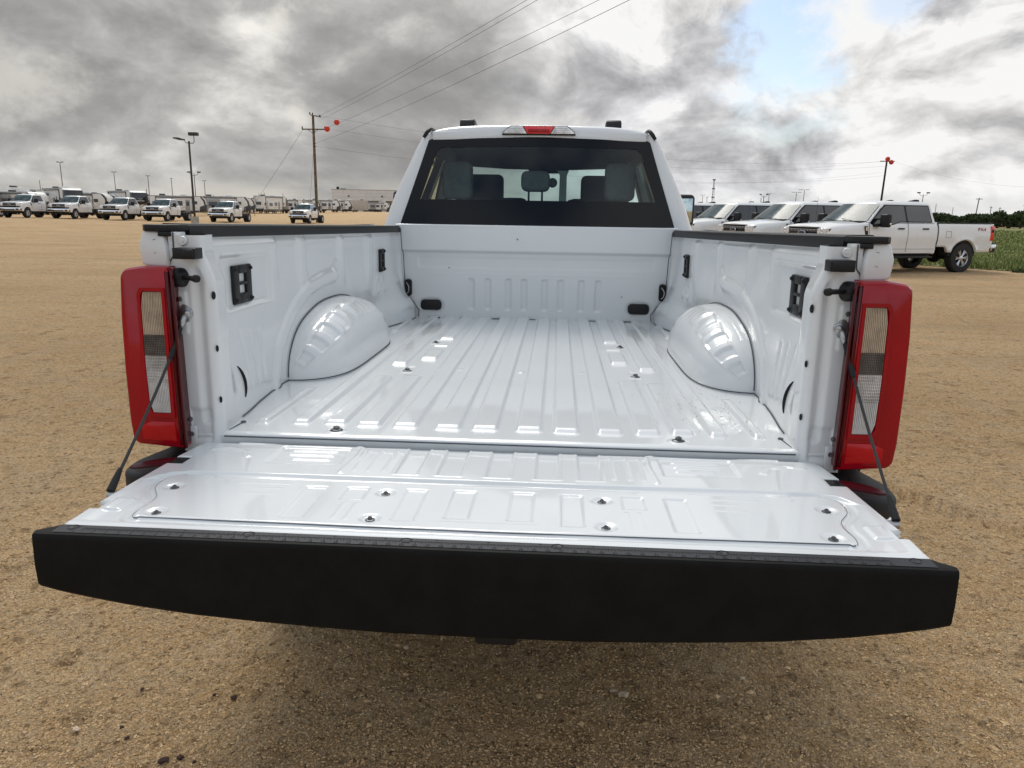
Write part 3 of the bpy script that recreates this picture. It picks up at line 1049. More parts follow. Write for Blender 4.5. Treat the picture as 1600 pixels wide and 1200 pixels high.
        for a, b in (((0.913, 0.523), (0.921, 0.5205)), ((0.914, 0.489), (0.921, 0.486))):
            tube('paint_run', [(sx * a[0], -0.0206, a[1]), (sx * b[0], -0.0206, b[1])], 0.0006, SEAL, cb, 4)
        box('inner_corner_panel', (min(sx * 0.866, sx * 0.890), -0.003, 0.44), (max(sx * 0.866, sx * 0.890), 0.05, 0.5415), PAINT, cb, 0.003)

        # ---------------- tail lamp
        out = [(0.864, 0.4535), (0.940, 0.4555), (0.990, 0.448), (1.004, 0.432), (1.012, 0.318), (1.015, 0.183), (1.014, 0.043), (1.009, -0.012), (0.994, -0.028), (0.858, -0.036)]
        op = rpoly(out, 0.012, 3)
        bm = bmesh.new()
        A = []
        # outer ring -> raised face with a bevel, front face carries a recess for the clear strip
        ctr = Vector((0.925, 0.21))

        def inset(pts, d):
            res = []
            n = len(pts)
            for i in range(n):
                p0, p1, p2 = Vector(pts[i - 1]), Vector(pts[i]), Vector(pts[(i + 1) % n])
                e1, e2 = (p1 - p0).normalized(), (p2 - p1).normalized()
                t = (e1 + e2)
                if t.length < 1e-6:
                    t = e1
                t.normalize()
                nn = Vector((t.y, -t.x))
                if (ctr - p1).dot(nn) < 0:
                    nn = -nn
                res.append(tuple(p1 + nn * d))
            return res
        rings = []
        for pts, y in ((op, 0.13), (op, -0.030), (inset(op, 0.0015), -0.046), (inset(op, 0.006), -0.0545), (inset(op, 0.014), -0.0575)):
            rings.append([bm.verts.new((sx * (p[0] + (0.22 * min(y + 0.055, 0.07) if p[0] < 0.872 else 0.0)), y + 0.06 * max(0, p[0] - 0.94) ** 1.0 * (1 if y < 0 else 0), p[1])) for p in pts])
        for A_, B_ in zip(rings, rings[1:]):
            n_ = len(A_)
            for i in range(n_):
                j = (i + 1) % n_
                f_ = bm.faces.new((A_[i], A_[j], B_[j], B_[i]))
                if max(abs(A_[i].co.x), abs(A_[j].co.x)) < 0.915 and abs(A_[i].co.z - A_[j].co.z) > 0.1:
                    f_.material_index = 1
        bm.faces.new(rings[-1])
        bm.faces.new(rings[0][::-1])
        lamp = bm_obj('tail_light', bm, RED, root, smooth=True, angle=30)
        lamp.data.materials.append(REDD)
        # inboard trim strip: dark lens return, two vertical bands
        prism('lamp_inner_return', [(sx * x, z) for x, z in ((0.8585, 0.446), (0.8655, 0.4525), (0.8625, -0.034), (0.8570, -0.032))], 1, -0.0560, -0.045, REDD, lamp, 0.002)
        prism('lamp_inner_band', [(sx * x, z) for x, z in ((0.868, 0.438), (0.8755, 0.440), (0.8715, -0.022), (0.8655, -0.022))], 1, -0.0600, -0.052, REDD, lamp, 0.0015)
        # brighter reflector areas behind the lens
        for nm, pts, mm in (('upper_reflector', ((0.880, 0.428), (0.945, 0.430), (0.975, 0.42), (0.978, 0.400), (0.880, 0.398)), REDD),
                            ('lower_reflector', ((0.879, 0.046), (0.945, 0.046), (0.972, 0.032), (0.970, -0.004), (0.875, -0.012)), REDL)):
            pass
        frame = [(0.8805, 0.400), (0.946, 0.400), (0.954, 0.384), (0.957, 0.20), (0.953, 0.066), (0.944, 0.055), (0.879, 0.055)]
        bm = bmesh.new()
        inn = [(0.888, 0.3915), (0.938, 0.3915), (0.9455, 0.380), (0.9480, 0.20), (0.9455, 0.080), (0.936, 0.0665), (0.888, 0.0665)]
        fr, ir = [(bm.verts.new((sx * a, -0.0622, b)), bm.verts.new((sx * a, -0.0560, b))) for a, b in frame], [(bm.verts.new((sx * a, -0.0622, b)), bm.verts.new((sx * a, -0.0560, b))) for a, b in inn]
        for i in range(len(frame)):
            j = (i + 1) % len(frame)
            bm.faces.new((fr[i][0], fr[j][0], ir[j][0], ir[i][0]))
            bm.faces.new((fr[i][0], fr[j][0], fr[j][1], fr[i][1]))
            bm.faces.new((ir[i][0], ir[j][0], ir[j][1], ir[i][1]))
        bm_obj('strip_surround', bm, RED, lamp)
        prism('reflector_panel', [(sx * x, z) for x, z in ((0.882, 0.042), (0.946, 0.042), (0.975, 0.028), (0.972, -0.008), (0.880, -0.014))], 1, -0.0592, -0.055, REDL, lamp, 0.001)
        # fluted clear strip in three stages
        for (z0, z1, mm) in ((0.278, 0.389, FLUTET), (0.222, 0.278, FLUTED), (0.150, 0.222, FLUTE), (0.068, 0.150, FLUTEW)):
            bm = bmesh.new()
            nfl = 13
            for k in range(nfl):
                def lim(z):
                    xl = 0.889
                    xr = float(np.interp(z, [0.066, 0.08, 0.2, 0.38, 0.391], [0.936, 0.9455, 0.948, 0.9455, 0.938]))
                    return xl, xr
                for zz0, zz1 in zip(np.linspace(z0, z1, 4)[:-1], np.linspace(z0, z1, 4)[1:]):
                    a0, b0 = lim(zz0)
                    a1, b1 = lim(zz1)
                    q = []
                    for (a_, b_, z_) in ((a0, b0, zz0), (a1, b1, zz1)):
                        w = (b_ - a_) / nfl
                        q.append([(a_ + w * k, -0.0578), (a_ + w * (k + 0.22), -0.0612), (a_ + w * (k + 0.62), -0.0606), (a_ + w * (k + 1), -0.0578)])
                    for s in range(3):
                        (x0, y0), (x1, y1) = q[0][s], q[0][s + 1]
                        (x2, y2), (x3, y3) = q[1][s + 1], q[1][s]
                        ff_ = bm.faces.new([bm.verts.new((sx * x0, y0, zz0)), bm.verts.new((sx * x1, y1, zz0)), bm.verts.new((sx * x2, y2, zz1)), bm.verts.new((sx * x3, y3, zz1))])
                        ff_.material_index = 1 if s == 2 else 0
            for k in range(nfl):
                xa, xb = 0.889 + 0.055 * (k + 0.80) / nfl, 0.889 + 0.055 * (k + 1.0) / nfl
            if mm in (FLUTED, FLUTE):
                for k in range(9):
                    z = z0 + (z1 - z0) * (k + 0.5) / 9
                    add_box(bm, (min(sx * 0.889, sx * 0.9465), -0.0616, z - 0.0006), (max(sx * 0.889, sx * 0.9465), -0.0600, z + 0.0006))
            bm_obj('clear_lens_strip', bm, mm, lamp).data.materials.append(FLUTED)

        # ---------------- support cable
        p0 = Vector((sx * 0.8505, -0.016, 0.329))
        br = bmesh.new()
        prof = rpoly([(-0.012, -0.022), (0.011, -0.020), (0.013, 0.018), (0.004, 0.028), (-0.010, 0.024)], 0.008, 3)
        add_prism(br, [(sx * 0.857 + sx * u, 0.327 + v) for u, v in prof], 1, -0.0085, -0.004, 0.001)
        anchor = bm_obj('cable_anchor', br, STEEL, root, smooth=True, angle=35)
        lathe('anchor_bolt', [(0, 0.018), (0.004, 0.018), (0.0075, 0.0165), (0.0095, 0.013), (0.0098, 0.006), (0.0125, 0.005), (0.013, 0)], (sx * 0.8475, -0.008, 0.330), (-sx * 0.25, -1, 0), STEEL, anchor, 18)
        p1 = Vector((sx * 0.860, -0.030, 0.292))
        p2 = Vector((sx * 0.8745, -0.060, 0.225))
        pe = Vector((sx * 0.878, -0.372, -0.032))
        bm = bmesh.new()
        add_tube(bm, [p0 + Vector((0, -0.004, -0.002)), p0.lerp(p1, 0.5) + Vector((0, -.003, 0)), p1], [0.008, 0.009, 0.0065], 8)
        bm_obj('cable_eye', bm, STEEL, anchor, smooth=True)
        dirc = (pe - p2).normalized()
        cab = []
        for k in range(25):
            t = k / 24
            p = p2.lerp(pe, t)
            p.z -= 0.006 * math.sin(math.pi * t)
            cab.append(p)
        cable = tube('tailgate_cable', cab, 0.0037, mat('sheathed cable', (0.02, 0.02, 0.02), 0.5), root, 8)
        tube('cable_boot', [p1 + Vector((0, 0, 0.006)), p1.lerp(p2, 0.5), p2 + dirc * 0.012], [0.0075, 0.0085, 0.006], PLAS, cable, 8)
        tube('cable_boot', [pe - dirc * 0.055, pe - dirc * 0.035, pe + dirc * 0.005], [0.005, 0.0075, 0.0095], PLAS, cable, 8)

        # ---------------- bumper outer pad
        poly = rpoly([(0.862, 0.10), (0.862, -0.145), (0.935, -0.178), (0.985, -0.150), (1.0, -0.060), (0.965, 0.10)], 0.03, 4)
        pad = prism('bumper_step_pad', [(sx * a, b) for a, b in poly], 2, -0.118, -0.068, PADM, root, 0.010, 3)
        prism('step_pocket', [(sx * a, b) for a, b in ((0.880, 0.05), (0.882, -0.085), (0.905, -0.095), (0.925, 0.03))], 2, -0.0681, -0.0672, INK, pad)
        poly2 = [(a * 0.997 if a > .9 else a, b * 0.985) for a, b in poly]
        prism('bumper_end', [(sx * a, b) for a, b in poly2], 2, -0.34, -0.119, CHROME, root, 0.012, 3)

    # ---------------- headboard
    xs = np.linspace(-0.80, 0.80, 330)
    zs = np.concatenate([np.arange(-0.01, 0.53, 0.0055), [0.532, 0.535]])
    X, Zg = np.meshgrid(xs, zs, indexing='ij')
    Yb = 2.500 - 0.07 * np.clip(Zg, 0, 0.53) / 0.53
    Yb = Yb - 0.022 * sm(0.385, 0.402, Zg)
    Yb = Yb + 0.004 * rrect(X, Zg, -0.69, 0.69, 0.292, 0.372, 0.02, 0.02)
    Yb = Yb - 0.004 * rrect(X, Zg, -0.63, 0.63, 0.262, 0.268, 0.008, 0.01)
    for c in (0.060, 0.153, 0.274, 0.372):
        for s in (-1, 1):
            Yb = Yb + 0.009 * rrect(X, Zg, s * c - 0.022, s * c + 0.022, 0.052, 0.243, 0.012, 0.014)
    for s in (-1, 1):
        d = np.hypot((X - s * 0.612) / 0.075, (Zg - 0.078) / 0.042)
        Yb = Yb + 0.004 * (1 - sm(0.9, 1.15, d))
    Yb = Yb + 0.0012 * np.sin(X * 5 + 1) * np.sin(Zg * 9)
    P = np.stack([X, Yb, Zg], -1)
    # rolled top flange
    extra = [(-0.0035, 0.541), (0.002, 0.546), (0.03, 0.548), (0.045, 0.546), (0.05, 0.52)]
    top = np.stack([np.stack([xs, 2.430 - 0.022 + dy + 0 * xs, z + 0 * xs], -1) for dy, z in extra], 1)
    P = np.concatenate([P, top], 1)
    head = grid_obj('headboard', P, PAINT, root, flip=False)
    for k in range(7):
        box('floor_gap', (-0.66 + k * 0.19 + 0.03, 2.488, -0.002), (-0.66 + k * 0.19 + 0.10, 2.494, 0.0035), SEAL, head)
    for s in (-1, 1):
        o = s * 0.612
        poly = rpoly([(o - 0.062, 0.047), (o + 0.062, 0.047), (o + 0.062, 0.109), (o - 0.062, 0.109)], 0.031, 6)
        ol = prism('oval_plug', poly, 1, 2.4765, 2.494, PLAS, head, 0.003)
        o = s * 0.742
        poly = rpoly([(o - 0.019, 0.130), (o + 0.019, 0.130), (o + 0.019, 0.228), (o - 0.019, 0.228)], 0.018, 5)
        tp = prism('tie_down_cup', poly, 1, 2.4445, 2.475, INK, head, 0.002)
        tube('tie_ring', [(o - 0.008, 2.442, 0.21), (o + 0.006, 2.436, 0.19), (o + 0.008, 2.434, 0.175), (o + 0.004, 2.438, 0.155), (o - 0.008, 2.442, 0.145)], 0.0032, STEEL, tp, 6)
        tube('corner_seam', [(s * 0.772, 2.402, 0.525), (s * 0.765, 2.402, 0.40), (s * 0.762, 2.424, 0.382), (s * 0.760, 2.447, 0.22), (s * 0.752, 2.455, 0.14), (s * 0.715, 2.478, 0.09), (s * 0.685, 2.49, 0.045), (s * 0.69, 2.49, 0.004)], 0.0022, SEAL, head, 5)
    for a, b in ((-0.50, 0.30), (0.51, 0.15), (-0.10, 0.47)):
        lathe('pin_hole', [(0, 0.0025), (0.0035, 0.002), (0.004, 0)], (a, 2.46 - (0.05 if b > .4 else 0.0), b), (0, -1, 0), SEAL, head, 8)

    # ---------------- tailgate
    half = np.linspace(0, 1, 250)
    xs = np.concatenate([-half[::-1], half[1:]]) * 0.856
    ys = np.unique(np.round(np.concatenate([np.arange(-0.598, 0.004, 0.0034), [-0.502, -0.500, -0.457, -0.455, -0.199, -0.197, -0.138, -0.136]]), 4))
    X, Y = np.meshgrid(xs, ys, indexing='ij')

    def W(y):
        w = np.interp(y, [-0.60, -0.58, -0.505, -0.44, -0.30, -0.20, -0.13, -0.05, -0.01, 0.003], [0.843, 0.851, 0.853, 0.852, 0.846, 0.842, 0.841, 0.832, 0.822, 0.805])
        w = np.where((y > -0.5011) & (y < -0.4559), 0.8335, w)
        w = np.where((y > -0.1981) & (y < -0.1369), 0.803, w)
        return w
    Wy = W(Y)
    Xc = np.clip(X, -Wy, Wy)
    ax = np.abs(Xc)
    Z = np.full_like(Xc, -0.0245)
    Z -= 0.010 * (1 - sm(0.0, 0.02, -Y))
    edge = Wy - ax
    Z -= 0.004 * (1 - sm(0, 0.008, edge)) ** 2
    E = 0.007
    for c, hw in ((0.0, 0.032), (0.120, 0.032), (0.225, 0.031)):
        Z -= 0.006 * rrect(ax, Y, c - hw, c + hw, -0.224, -0.008, E, 0.006)
        Z += 0.0018 * rrect(ax, Y, c - hw - 0.006, c + hw + 0.006, -0.230, -0.002, E, 0.006)
    for c in (0.283, 0.322, 0.356):
        Z += 0.003 * rrect(ax, Y, c - 0.004, c + 0.004, -0.212, -0.032, 0.005, 0.004)
    d = seg_dist(ax, Y, [(0.385, -0.225), (0.375, -0.10), (0.378, -0.03), (0.40, -0.008), (0.60, -0.006), (0.72, -0.02)])
    Z += 0.0035 * (1 - sm(0.003, 0.009, d))
    Z -= 0.0045 * rrect(ax, Y, 0.405, 0.60, -0.170, -0.026, E, 0.01)
    for yy in (-0.055, -0.090, -0.125):
        Z += 0.0038 * rrect(ax, Y, 0.440, 0.565 - (0.02 if yy < -0.1 else 0), yy - 0.006, yy + 0.006, 0.006, 0.006)
    d = seg_dist(ax, Y, [(0.66, -0.125), (0.68, -0.085), (0.73, -0.062), (0.77, -0.075)])
    Z += 0.003 * (1 - sm(0.004, 0.014, d))
    # step across the gate
    rid = -0.254 - 0.012 * sm(0.72, 0.80, ax) - 0.05 * sm(0.76, 0.83, ax) ** 2
    Z -= 0.004 * sm(rid + 0.004, rid - 0.004, Y) * sm(0.83, 0.80, ax) * sm(-0.565, -0.558, Y)
    Z += 0.0035 * (1 - sm(0.002, 0.008, np.abs(Y - rid))) * sm(0.845, 0.80, ax)
    panel = [(0.0, -0.278), (0.69, -0.278), (0.757, -0.272), (0.783, -0.298), (0.785, -0.335), (0.777, -0.368), (0.744, -0.418), (0.738, -0.455), (0.743, -0.50), (0.738, -0.533), (0.722, -0.543), (0.0, -0.543)]
    ppts = rpoly(panel[1:-1], 0.012, 3)
    full = [(0.0, -0.278)] + ppts + [(0.0, -0.543)]
    dd = seg_dist(ax, Y, full[:])
    ins = in_poly(ax, Y, full + [(-0.02, -0.543), (-0.02, -0.278)])
    sdf = np.where(ins, -dd, dd)
    Z += 0.0045 * (1 - sm(-0.004, 0.002, sdf))
    Z -= 0.003 * sm(0.002, 0.007, sdf) * (1 - sm(0.016, 0.026, sdf)) * (Y < -0.255)
    # pressings in the access panel
    Z -= 0.004 * rrect(ax, Y, 0.038, 0.095, -0.487, -0.317, E, 0.006)
    Z -= 0.004 * rrect(ax, Y, 0.150, 0.204, -0.505, -0.320, E, 0.006)
    Z += 0.0025 * rrect(ax, Y, -0.1, 0.112, -0.294, -0.289, 0.006, 0.003)
    Z += 0.0025 * rrect(ax, Y, -0.1, 0.108, -0.507, -0.502, 0.006, 0.003)
    Z -= 0.004 * rrect(ax, Y, 0.286, 0.342, -0.398, -0.318, E, 0.006)
    Z += 0.003 * rrect(ax, Y, 0.291, 0.298, -0.512, -0.415, 0.005, 0.004)
    Z += 0.003 * rrect(ax, Y, 0.318, 0.325, -0.512, -0.415, 0.005, 0.004)
    Z -= 0.004 * rrect(ax, Y, 0.382, 0.438, -0.512, -0.322, E, 0.006)
    Z += 0.003 * rrect(ax, Y, 0.475, 0.60, -0.322, -0.316, 0.006, 0.003)
    Z += 0.003 * rrect(ax, Y, 0.492, 0.565, -0.386, -0.380, 0.006, 0.003)
    Z += 0.003 * rrect(ax, Y, 0.486, 0.55, -0.352, -0.347, 0.006, 0.003)
    for a, b in ((0.735, -0.358), (0.698, -0.508), (0.245, -0.350), (0.245, -0.497)):
        d = np.hypot(ax - a, Y - b)
        Z -= 0.0045 * (1 - sm(0.013, 0.026, d))
    # pads by the cable brackets
    Z += 0.005 * rrect(ax, Y, 0.779, 0.824, -0.506, -0.432, 0.010, 0.008)
    Z += 0.001 * (1 - sm(0.003, 0.010, np.abs(Y + 0.574)))
    Z += 0.0006 * np.sin(Xc * 8 + 0.6) * np.sin(Y * 11) + 0.0004 * np.sin(Xc * 21) * np.sin(Y * 17 + 1)
    P = np.stack([Xc, Y, Z], -1)
    lo1, lo2 = P[:1].copy(), P[-1:].copy()
    lo1[..., 2] -= 0.07
    lo2[..., 2] -= 0.07
    P = np.concatenate([lo1, P, lo2], 0)
    gate = grid_obj('tailgate', P, PAINT, root, smooth=True, flip=False)
    box('tailgate_underside', (-0.80, -0.60, -0.11), (0.80, -0.01, -0.085), PAINT, gate, 0.01)
    box('hinge_rod', (-0.78, -0.012, -0.075), (0.78, 0.0, -0.045), UNDER, gate)
    # access panel gap line
    gl = [(x, y, -0.0262) for x, y in full[1:]]
    for s in (-1, 1):
        tube('access_panel_gap', [(s * x, y, z) for x, y, z in gl[4:-6]], 0.0006, SEAL, gate, 4)
        tube('access_panel_gap', [(s * x, y, z) for x, y, z in gl[-6:]], 0.0012, SEAL, gate, 4)
    for s in (-1, 1):
        for a, b in ((0.735, -0.358), (0.698, -0.508), (0.245, -0.350), (0.245, -0.497)):
            sc_ = lathe('panel_screw', [(0, 0.0075), (0.0035, 0.0075), (0.0050, 0.006), (0.0054, 0.003), (0.0098, 0.0022), (0.0108, 0)], (s * a, b, -0.0295), (0, 0, 1), BOLT, gate, 16)
            cyl('screw_socket', (s * a, b, -0.0220), (s * a, b, -0.0214), 0.0024, INK, gate, seg=6)
        # hinge / cable brackets
        tab = prism('hinge_tab', [(s * x, y) for x, y in ((0.798, -0.1375), (0.862, -0.1375), (0.900, -0.165), (0.926, -0.205), (0.922, -0.222), (0.905, -0.226), (0.855, -0.1975), (0.798, -0.1975))], 2, -0.0345, -0.0305, MAROON, gate, 0.001)
        prism('tab_inner_plate', [(s * x, y) for x, y in ((0.799, -0.138), (0.838, -0.138), (0.836, -0.197), (0.799, -0.197))], 2, -0.0303, -0.0296, INK, tab)
        lathe('tab_bolt', [(0, 0.006), (0.0075, 0.006), (0.008, 0.003), (0.011, 0.002), (0.0115, 0)], (s * 0.824, -0.165, -0.0296), (0, 0, 1), PLAS, tab, 12)
        prism('cable_bracket', [(s * x, y) for x, y in ((0.826, -0.458), (0.852, -0.458), (0.856, -0.47), (0.854, -0.499), (0.826, -0.499))], 2, -0.075, -0.040, PLAS, gate, 0.002)
        cyl('cable_stud', (s * 0.84, -0.375, -0.045), (s * 0.884, -0.375, -0.045), 0.009, STEEL, gate, seg=12)
    # edge moulding with ruler
    xs = np.unique(np.round(np.concatenate([np.linspace(-0.876, 0.876, 90), [-0.843, 0.843, -0.872, 0.872]]), 4))

    def low(x):
        return float(np.interp(abs(x), [0, 0.06, 0.19, 0.31, 0.44, 0.57, 0.70, 0.78, 0.83, 0.876], [-0.204, -0.2035, -0.203, -0.1985, -0.192, -0.183, -0.168, -0.155, -0.146, -0.135]))
    rows = []
    for x in xs:
        k = (x / 0.876)
        cor = 0.0015 * max(0, (abs(x) - 0.868) / 0.008) ** 2
        taper = 0.034 * max(0.0, (abs(x) - 0.843) / 0.033)
        zb = low(x)
        rows.append([(x, -0.592 - taper, -0.060), (x, -0.592 - taper, -0.026), (x, -0.5935 - taper, -0.0225), (x, -0.600 - taper * 0.8, -0.0215), (x, -0.634 + cor, -0.0222), (x, -0.6395 + cor, -0.0235), (x, -0.6425 + cor, -0.0275), (x, -0.6435 + cor, -0.034),
                     (x, -0.645 + cor, -0.09), (x, -0.642 + cor, zb + 0.006), (x, -0.637 + cor, zb), (x, -0.60, zb + 0.001), (x, -0.595, zb + 0.012)])
    P = np.array(rows)
    bm = bmesh.new()
    n_, k_ = P.shape[:2]
    vv = [[bm.verts.new(P[i, j]) for j in range(k_)] for i in range(n_)]
    for i in range(n_ - 1):
        for j in range(k_):
            j2 = (j + 1) % k_
            bm.faces.new((vv[i][j], vv[i + 1][j], vv[i + 1][j2], vv[i][j2]))
    bm.faces.new(vv[0])
    bm.faces.new(vv[-1][::-1])
    bar = bm_obj('edge_moulding', bm, TRIM, root, smooth=True, angle=30)
    # lighter ruler band on top of the moulding
    rb = mesh_obj('ruler_band', [(-0.842, -0.598, -0.0205), (0.842, -0.598, -0.0205), (0.842, -0.6325, -0.0211), (-0.842, -0.6325, -0.0211)], [(3, 2, 1, 0)], CAPTOP, bar)
    V, F = [], []

    def quad(x0, y0, x1, y1, z=-0.0202):
        k = len(V)
        V.extend([(x0, y0, z), (x1, y0, z), (x1, y1, z), (x0, y1, z)])
        F.append((k, k + 1, k + 2, k + 3))
    X0 = -0.787
    for i in range(0, 61 * 8 + 1):
        x = X0 + i * 0.0254 / 8
        L = 0.0105 if i % 8 == 0 else 0.0075 if i % 4 == 0 else 0.0045 if i % 2 == 0 else 0.003
        if i % 2 == 0:
            quad(x - 0.0007, -0.6135 - L, x + 0.0007, -0.6135)
    for i in range(0, 155):
        x = X0 + i * 0.01
        quad(x - 0.0004, -0.6118, x + 0.0004, -0.6118 + (0.0065 if i % 10 == 0 else 0.0048 if i % 5 == 0 else 0.003))
    quad(X0, -0.6134, X0 + 61 * 0.0254, -0.6120)
    mesh_obj('ruler_ticks', V, F, INK, rb)
    V, F = [], []
    for i in range(1, 62):
        v, f = text_geo(str(i), 0.0105)
        k = len(V)
        V += [(a * 0.95 + X0 + i * 0.0254, b - 0.6285, -0.0202) for a, b, c in v]
        F += [tuple(j + k for j in ff) for ff in f]
    for i in range(1, 16):
        v, f = text_geo(str(i * 10), 0.0068)
        k = len(V)
        V += [(a + X0 + i * 0.1, b - 0.6025, -0.0202) for a, b, c in v]
        F += [tuple(j + k for j in ff) for ff in f]
    for s_, xx in (('IN', X0 - 0.014), ('CM', X0 - 0.014)):
        v, f = text_geo(s_, 0.006)
        k = len(V)
        V += [(a + xx, b + (-0.6285 if s_ == 'IN' else -0.604), -0.0202) for a, b, c in v]
        F += [tuple(j + k for j in ff) for ff in f]
    mesh_obj('ruler_numbers', V, F, INK, rb)
    for c in (-0.812, -0.457, -0.146, 0.146, 0.457, 0.812):
        lathe('moulding_screw', [(0, 0.0006), (0.0045, 0.0006), (0.0055, 0.0012), (0.0085, 0.0012), (0.0095, 0.0002)], (c, -0.611, -0.0208), (0, 0, 1), CAPTOP, bar, 20)
        tube('screw_rim', [(c + 0.0115 * math.cos(a), -0.611 + 0.0115 * math.sin(a), -0.0204) for a in np.linspace(0.1, 3.04, 10)], [.0004, .0009, .0011, .0012, .0012, .0012, .0012, .0011, .0009, .0004], INK, bar, 5)
    # trailer receiver and rear bumper centre
    box('rear_bumper', (-0.84, -0.155, -0.36), (0.84, 0.02, -0.17), CHROME, root, 0.02, 3)
    rec = box('hitch_receiver', (-0.055, -0.22, -0.480), (0.055, 0.35, -0.365), UNDER, root, 0.012, 3)
    box('receiver_mouth', (-0.03, -0.2215, -0.440), (0.03, -0.2190, -0.385), INK, rec)
    box('hitch_cross_tube', (-0.55, 0.05, -0.46), (0.55, 0.14, -0.38), UNDER, root, 0.01)
    for s in (-1, 1):
        box('chain_bracket', (s * 0.14 - 0.045, -0.215, -0.452), (s * 0.14 + 0.045, 0.05, -0.44), UNDER, root, 0.004)
        box('frame_rail', (s * 0.44 - 0.04, 0.0, -0.50), (s * 0.44 + 0.04, 5.3, -0.33), UNDER, root)
        box('inner_wheel_arch', (min(s * 0.55, s * 0.93), 0.66, -0.33), (max(s * 0.55, s * 0.93), 1.74, -0.015), UNDER, root)
    box('bed_underside', (-0.80, 0.03, -0.17), (0.80, 2.42, -0.05), UNDER, root)
    cyl('rear_axle', (-0.7, 1.2, -0.53), (0.7, 1.2, -0.53), 0.07, UNDER, root)
    for s in (-1, 1):
        for yw, zw in ((1.2, -0.97 + 0.0097 + 0.415), (5.2, -0.97 + 0.0421 + 0.415)):
            make_wheel(root, (s * 0.86, yw, zw), s, 0.415, 0.28)

    # ================= cab
    # C pillar corners and back panel
    zl = np.array([-0.36, 0.0, 0.40, 0.53, 0.655, 0.78, 0.905, 0.98, 1.035, 1.070])
    xs_ = np.array([0.985, 1.0, 0.962, 0.916, 0.877, 0.829, 0.773, 0.741, 0.712, 0.690])
    yg = lambda z: 2.545 + (z - 0.54) * 0.30
    xg = lambda z: np.interp(z, [-0.4, 0.54, 1.035, 1.08], [0.80, 0.805, 0.652, 0.630])
    zf = np.linspace(-0.36, 1.068, 60)
    for s in (-1, 1):
        rows = []
        for z in zf:
            xo = float(np.interp(z, zl, xs_))
            xi = float(xg(z))
            y0 = float(yg(z))
            w = xo - xi
            rows.append([(s * xi, y0 + 0.004, z), (s * (xi + 0.012), y0 - 0.006, z), (s * (xi + w * 0.35), y0 - 0.012, z), (s * (xi + w * 0.62), y0 - 0.006, z), (s * (xi + w * 0.84), y0 + 0.016, z), (s * (xo - w * 0.04), y0 + 0.050, z), (s * xo, y0 + 0.10, z), (s * (xo + 0.003), y0 + 0.25, z), (s * (xo + 0.004), 3.02, z)])
        grid_obj('rear_pillar', np.array(rows), PAINT, root, flip=s < 0)
    # back wall below the glass
    box('cab_back_panel', (-0.82, 2.55, -0.34), (0.82, 2.60, 0.55), PAINT, root, 0.01)
    # rear glass: clear pane, black border
    def gp(x, z, off=0.0):
        return (x, float(yg(z)) + 0.010 * (x / 0.7) ** 2 - off - 0.002, z)
    outer = [(-0.800, 0.546), (-0.655, 1.028), (-0.640, 1.040), (0, 1.058), (0.640, 1.040), (0.655, 1.028), (0.800, 0.546)]
    inner = [(-0.690, 0.690), (-0.606, 0.960), (-0.575, 0.992), (0, 1.003), (0.575, 0.992), (0.606, 0.960), (0.690, 0.690)]
    NB = 40
    def dens(pts):
        P_ = []
        for a, b in zip(pts, pts[1:] + pts[:1]):
            for k in range(10):
                P_.append((a[0] + (b[0] - a[0]) * k / 10, a[1] + (b[1] - a[1]) * k / 10))
        return P_
    po, pi_ = dens(outer), dens(inner)
    V = [gp(x, z, 0.004) for x, z in po] + [gp(x, z, 0.004) for x, z in pi_] + [gp(x, z, -0.002) for x, z in po] + [gp(x, z, -0.002) for x, z in pi_]
    n = len(po)
    F = []
    for i in range(n):
        j = (i + 1) % n
        F += [(i, j, n + j, n + i), (2 * n + i, 3 * n + i, 3 * n + j, 2 * n + j), (i, 2 * n + i, 2 * n + j, j)]
    mesh_obj('glass_border', V, F, FRIT, root)
    xs = np.linspace(-1, 1, 21)
    rows = []
    for u in xs:
        rows.append([gp(u * float(np.interp(z, [0.69, 0.96, 1.0], [0.692, 0.608, 0.58])), min(z, 1.004 - 0.011 * u * u), 0.001) for z in np.linspace(0.686, 1.004, 9)])
    grid_obj('rear_glass', np.array(rows), GLASS, root)
    # roof
    rows = []
    ysr = np.concatenate([[2.690, 2.694, 2.702, 2.72, 2.76], np.linspace(2.85, 4.25, 14)])
    xr = np.linspace(-0.692, 0.692, 60)
    drop = {0: 0.070, 1: 0.045, 2: 0.022, 3: 0.009, 4: 0.002}
    for i, y in enumerate(ysr):
        dz = drop.get(i, 0.0)
        fr_ = 0.035 * sm(3.9, 4.25, y)
        rows.append([(x * (1 - (0.02 if i == 0 else 0)), y + (0.012 * (x / 0.69) ** 2), 1.134 + 0.024 * sm(2.7, 3.3, y) - 0.020 * abs(x / 0.69) ** 2.0 - 0.045 * abs(x / 0.692) ** 8 - dz - fr_) for x in xr])
    roof = grid_obj('roof', np.array(rows).transpose(1, 0, 2), PAINT, root)
    box('roof_rear_return', (-0.63, 2.694, 1.036), (0.63, 2.712, 1.085), PAINT, roof, 0.004)
    for s in (-1, 1):
        tube('ditch_moulding', [(s * 0.682, 2.680, 1.048), (s * 0.664, 2.684, 1.074), (s * 0.650, 2.700, 1.092), (s * 0.648, 2.76, 1.104), (s * 0.65, 3.4, 1.118), (s * 0.66, 4.1, 1.115)], [0.009, 0.012, 0.012, 0.010, 0.006, 0.005], PLAS, roof, 10)
        # roof rail posts / aerial pods
        bm = bmesh.new()
        add_prism(bm, [(2.95, 1.128), (2.965, 1.178), (2.985, 1.190), (3.06, 1.188), (3.18, 1.150), (3.2, 1.128)], 0, s * 0.456 - 0.047, s * 0.456 + 0.047, 0.008, 2)
        bm_obj('roof_pod', bm, PLAS, roof, smooth=True, angle=40)
